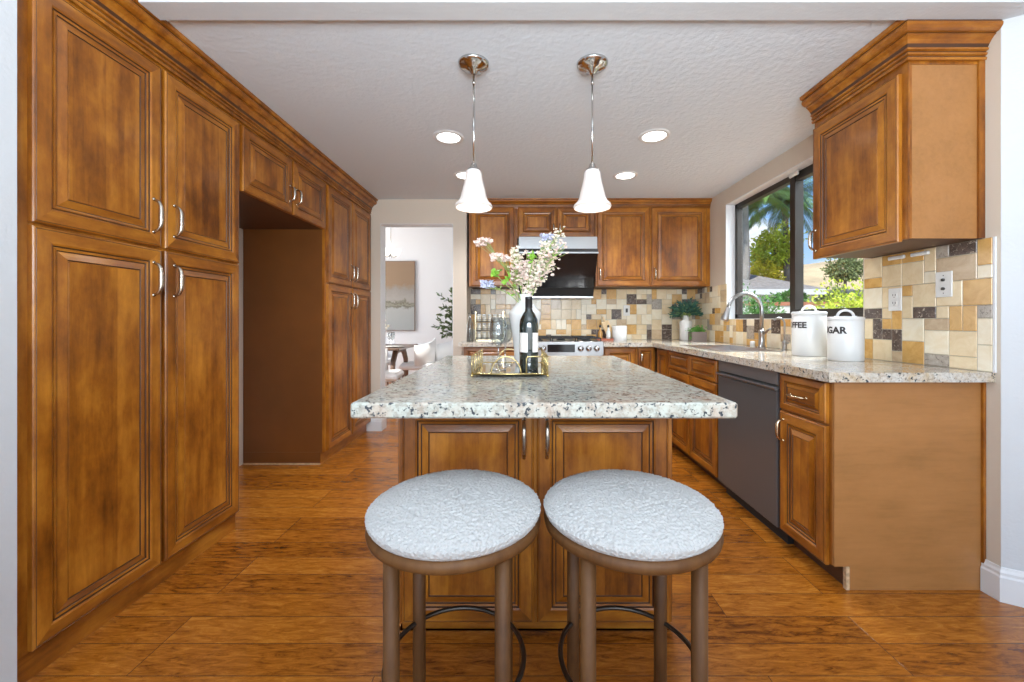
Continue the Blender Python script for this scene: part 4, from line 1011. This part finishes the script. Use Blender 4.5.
for x, y, nm in ((-2.02,5.62,'left'), (-1.86,5.70,'middle'), (-1.78,5.58,'right')):
    if gl is None:
        gl = thing('stemware', (0,0,0), '', 'wine glass', group='stemware on the dining table')
        MB().lathe([(.032,0),(.032,.002),(.005,.008),(.004,.09),(.030,.12),(.036,.16),(.030,.21),(.029,.21),(.034,.16),(.0001,.105)], 20, cap=False).build('bowl_and_stem', M['wine_glass'], gl); q = gl
    else: q = copy_tree(gl)
    q['label'] = 'clear stemmed glass on the dining table, %s of three' % nm; q.location = (x,y,.756)
pl = None
for x, y, nm in ((-1.72,5.50,'nearest the table end'), (-2.02,5.40,'nearest the doorway jamb')):
    if pl is None:
        pl = thing('dinner_plate', (0,0,0), '', 'plate', group='plates on the dining table')
        MB().lathe([(.06,0),(.065,.002),(.13,.014),(.13,.017),(.062,.006),(.0001,.006)], 28).build('plate_body', M['ceramic'], pl); q = pl
        MB().lathe([(.0001,.0066),(.04,.0066)],20,cap=False).build('plate_well', M['olive'], pl)
    else: q = copy_tree(pl)
    q['label'] = 'white dinner plate on the dining table, '+nm; q.location = (x,y,.756)
t = thing('floral_centerpiece', (-2.08,5.86,.756), 'cream flower arrangement on the dining table', 'flowers'); rng = random.Random(4)
MB().lathe([(.04,0),(.05,.05),(.04,.11),(.036,.13)], 24).build('vase', M['ceramic'], t)
lf = MB()
for k in range(46):
    p = Vector((rng.gauss(0,.07), rng.gauss(0,.05), .32+rng.gauss(0,.08))); lf.blob(p, rng.uniform(.014,.026), n=7)
lf.build('blossoms', M['petal_cream'], t)
sm = MB()
for k in range(9): sm.tube([(0,0,.1),(rng.gauss(0,.05),rng.gauss(0,.04),.33)], .003, 5)
sm.build('stems', M['stem'], t)
t = thing('chandelier', (-1.86,5.75,3.0), 'small lit white chandelier glimpsed above the dining table', 'chandelier')
MB().tube([(0,0,0),(0,0,-.93)], .008, 8).lathe([(.05,0),(.04,-.02),(.01,-.03)], 20).build('stem', M['chrome'], t)
b = MB()
for k in range(8):
    a = 2*PI*k/8
    b.tube([(0,0,-.93),(.05*math.cos(a),.05*math.sin(a),-.97),(.10*math.cos(a),.10*math.sin(a),-.94)], .005, 6)
b.build('arms', M['chrome'], t)
for k in range(8):
    a = 2*PI*k/8
    MB().lathe([(.010,-.02),(.034,0),(.044,.03),(.048,.06)], 14, c=(.10*math.cos(a),.10*math.sin(a),-.92), cap=False).build('glass_shade', M['lit_white'], t)
t = thing('olive_tree', (-.80,5.35,0), 'leafy green indoor olive tree just inside the dining room doorway', 'plant'); rng = random.Random(12)
MB().lathe([(.13,0),(.16,.30),(.15,.31)], 28).build('pot', M['ceramic'], t)
sm = MB(); lf = MB()
sm.tube([(0,0,.25),(.02,0,.8),(0,0,1.3)], [.018,.015,.010], 8)
for k in range(80):
    a = rng.uniform(0,2*PI); z0 = rng.uniform(.95,1.35); L = rng.uniform(.16,.34); el = rng.uniform(-.3,1.25)
    d = Vector((math.cos(a)*math.cos(el), math.sin(a)*math.cos(el), math.sin(el))); p0 = Vector((0,0,z0))
    sm.tube([p0, p0+d*L], .003, 5)
    for q in range(13):
        lf.leaf(p0+d*L*(.25+.75*q/12), d+Vector((rng.uniform(-1,1),rng.uniform(-1,1),rng.uniform(-1,1)))*.9, .065, .030)
sm.build('trunk', M['bark_dark'], t); lf.build('leaves', M['olive'], t)

# ================================================================ OUTSIDE THE WINDOW
struct('ground', MB().box(2.3,120,-30,140,-.35,-.3), M['lawn'])
b = MB(); nx, ny = 60, 26; v = []
for j in range(ny+1):
    for i in range(nx+1):
        x = 12+i*1.7; y = 26+j*2.6; u = j/ny
        z = -.3+ (11.0*(1-math.cos(min(1,u*1.5)*PI))/2)*(.80+.012*(x-30))+noise.noise(Vector((x*.08,y*.08,0)))*1.2*min(1,u*4)
        v.append((x,y,z))
b.add(v, [(j*(nx+1)+i, j*(nx+1)+i+1, (j+1)*(nx+1)+i+1, (j+1)*(nx+1)+i) for j in range(ny) for i in range(nx)], 0, True)
struct('hill', b, M['sand'])
hs = thing('neighbor_house', (13.2,20,-.3), 'neighbouring white house with grey shingle roof seen through the window', 'house')
MB().box(-4.5,1.7,.45,6,0,2.75).build('wall', M['stucco'], hs)
b = MB(); b.add([(-5,0,3.0),(2.1,0,3.0),(2.1,6.6,3.0),(-5,6.6,3.0),(-2.5,3.3,4.1),(.2,3.3,4.1)], [(0,1,5,4),(1,2,5),(2,3,4,5),(3,0,4)])
b.box(-5,2.1,0,6.6,2.95,3.0); b.build('roof', M['shingle'], hs)
MB().box(-5,2.1,-.03,.0,2.70,2.98).box(2.1,2.13,0,6.6,2.70,2.98).build('fascia', M['trim'], hs)
for x in (-1.9,-.6,1.0):
    w = MB().box(x-.45,x+.45,.38,.45,1.1,2.35).build('window', M['trim'], hs); MB().box(x-.38,x+.38,.37,.385,1.17,2.28).build('pane', M['winglass'], w)
gw = thing('garden_wall', (8.0,12,-.3), 'white garden wall with red brick cap outside the window', 'wall')
MB().box(-2.5,3.5,0,.2,0,1.86).build('stucco_wall', M['stucco'], gw); MB().box(-2.52,3.52,-.03,.23,1.86,1.97).build('brick_cap', M['cap'], gw)
def shrub(loc, r, hgt, mat, n, ls, label, trunk=None, name='shrub', cat='shrub', squash=1.0, seed=1):
    rng = random.Random(seed); t = thing(name, loc, label, cat); lf = MB()
    for k in range(n):
        while True:
            q = Vector((rng.uniform(-1,1),rng.uniform(-1,1),rng.uniform(-1,1)))
            if q.length < 1: break
        q = q.normalized()*(.55+.45*rng.random())*(1+.55*noise.noise(q.normalized()*2.6+Vector((seed,0,0))))
        p = Vector((q.x*r, q.y*r, hgt+q.z*r*squash)); d = q+Vector((rng.uniform(-1,1),rng.uniform(-1,1),rng.uniform(-1,1)))*.9
        lf.leaf(p, d, ls, ls*.55)
    lf.build('foliage', M[mat], t)
    MB().tube([(0,0,0),(.05*r,0,hgt*.6),(0,0,hgt)], [trunk or .04]*3, 8).build('trunk', M['bark_dark'], t)
    return t
shrub((5.15,9.0,-.3), .8, 1.1, 'hedge', 4200, .08, 'rounded dark green shrub outside, behind the faucet', seed=2)
shrub((6.75,8.0,-.3), .85, 1.20, 'lime', 5000, .07, 'bright lime green shrub outside, behind the canisters', seed=3)
shrub((8.6,9.6,-.3), .8, 1.2, 'lime', 3000, .08, 'second lime green shrub outside, farther right near the cabinet', seed=13)
shrub((14.9,24.6,-.3), .95, 4.2, 'hyellow', 2200, .18, 'golden yellow tree outside just above the neighbouring roof', trunk=.08, name='tree', cat='tree', seed=4)
shrub((15.7,24.5,-.3), 1.25, 5.7, 'lime', 3600, .20, 'yellow green tree outside between the two palms', trunk=.14, name='tree', cat='tree', squash=1.0, seed=5)
shrub((36.5,45,3.5), 1.7, 3.3, 'sage', 2200, .30, 'lone sage green bush on the dry hillside', trunk=.15, name='tree', cat='tree', squash=.8, seed=6)
shrub((16.9,22,-.3), 1.1, 2.0, 'sage', 900, .28, 'dull green bush outside at the right end of the neighbouring house', seed=7)
shrub((8.9,13.2,-.3), .5, 2.1, 'hedge', 700, .12, 'small dark green bush outside behind the garden wall', seed=8, squash=.5)
def palm(loc, hgt, L, mat, bark, r, label, seed, nf=26):
    rng = random.Random(seed); t = thing('palm_tree', loc, label, 'palm')
    MB().tube([(0,0,0),(.1,0,hgt*.5),(0,0,hgt)], [r*1.15,r,r*.85], 12).build('trunk', M[bark], t)
    lf = MB()
    for k in range(nf):
        a = 2*PI*k/nf*2.6+rng.random()*.3; el = rng.uniform(-.35,1.2); pts = []
        p = Vector((0,0,hgt)); dirv = Vector((math.cos(a)*math.cos(el), math.sin(a)*math.cos(el), math.sin(el))); ns = 12
        for q in range(ns+1):
            pts.append(p.copy()); p = p+dirv*L/ns; dirv.z -= .13; dirv.normalize()
        lf.tube(pts, [.035-.028*q/ns for q in range(ns+1)], 4)
        for q in range(1, ns+1):
            for w in range(5):
                b0 = pts[q-1].lerp(pts[q], w/5); tang = (pts[q]-pts[q-1]).normalized(); sd = tang.cross(Vector((0,0,1))).normalized()
                for s_ in (-1,1):
                    lf.leaf(b0, tang*.5+sd*s_*.8+Vector((0,0,-.55-.3*rng.random())), L*.22*(1.05-.6*abs(q/ns-.4)), .04, up=(0,0,1))
    lf.build('fronds', M[mat], t); return t
palm((12.35,22,-.3), 8.3, 3.2, 'frond', 'bark', .19, 'palm tree outside with pale trunk at the left of the window', 21)
palm((15.9,24,-.3), 8.6, 3.4, 'frond_blue', 'bark_dark', .17, 'palm tree outside with dark trunk beside the window mullion', 22)
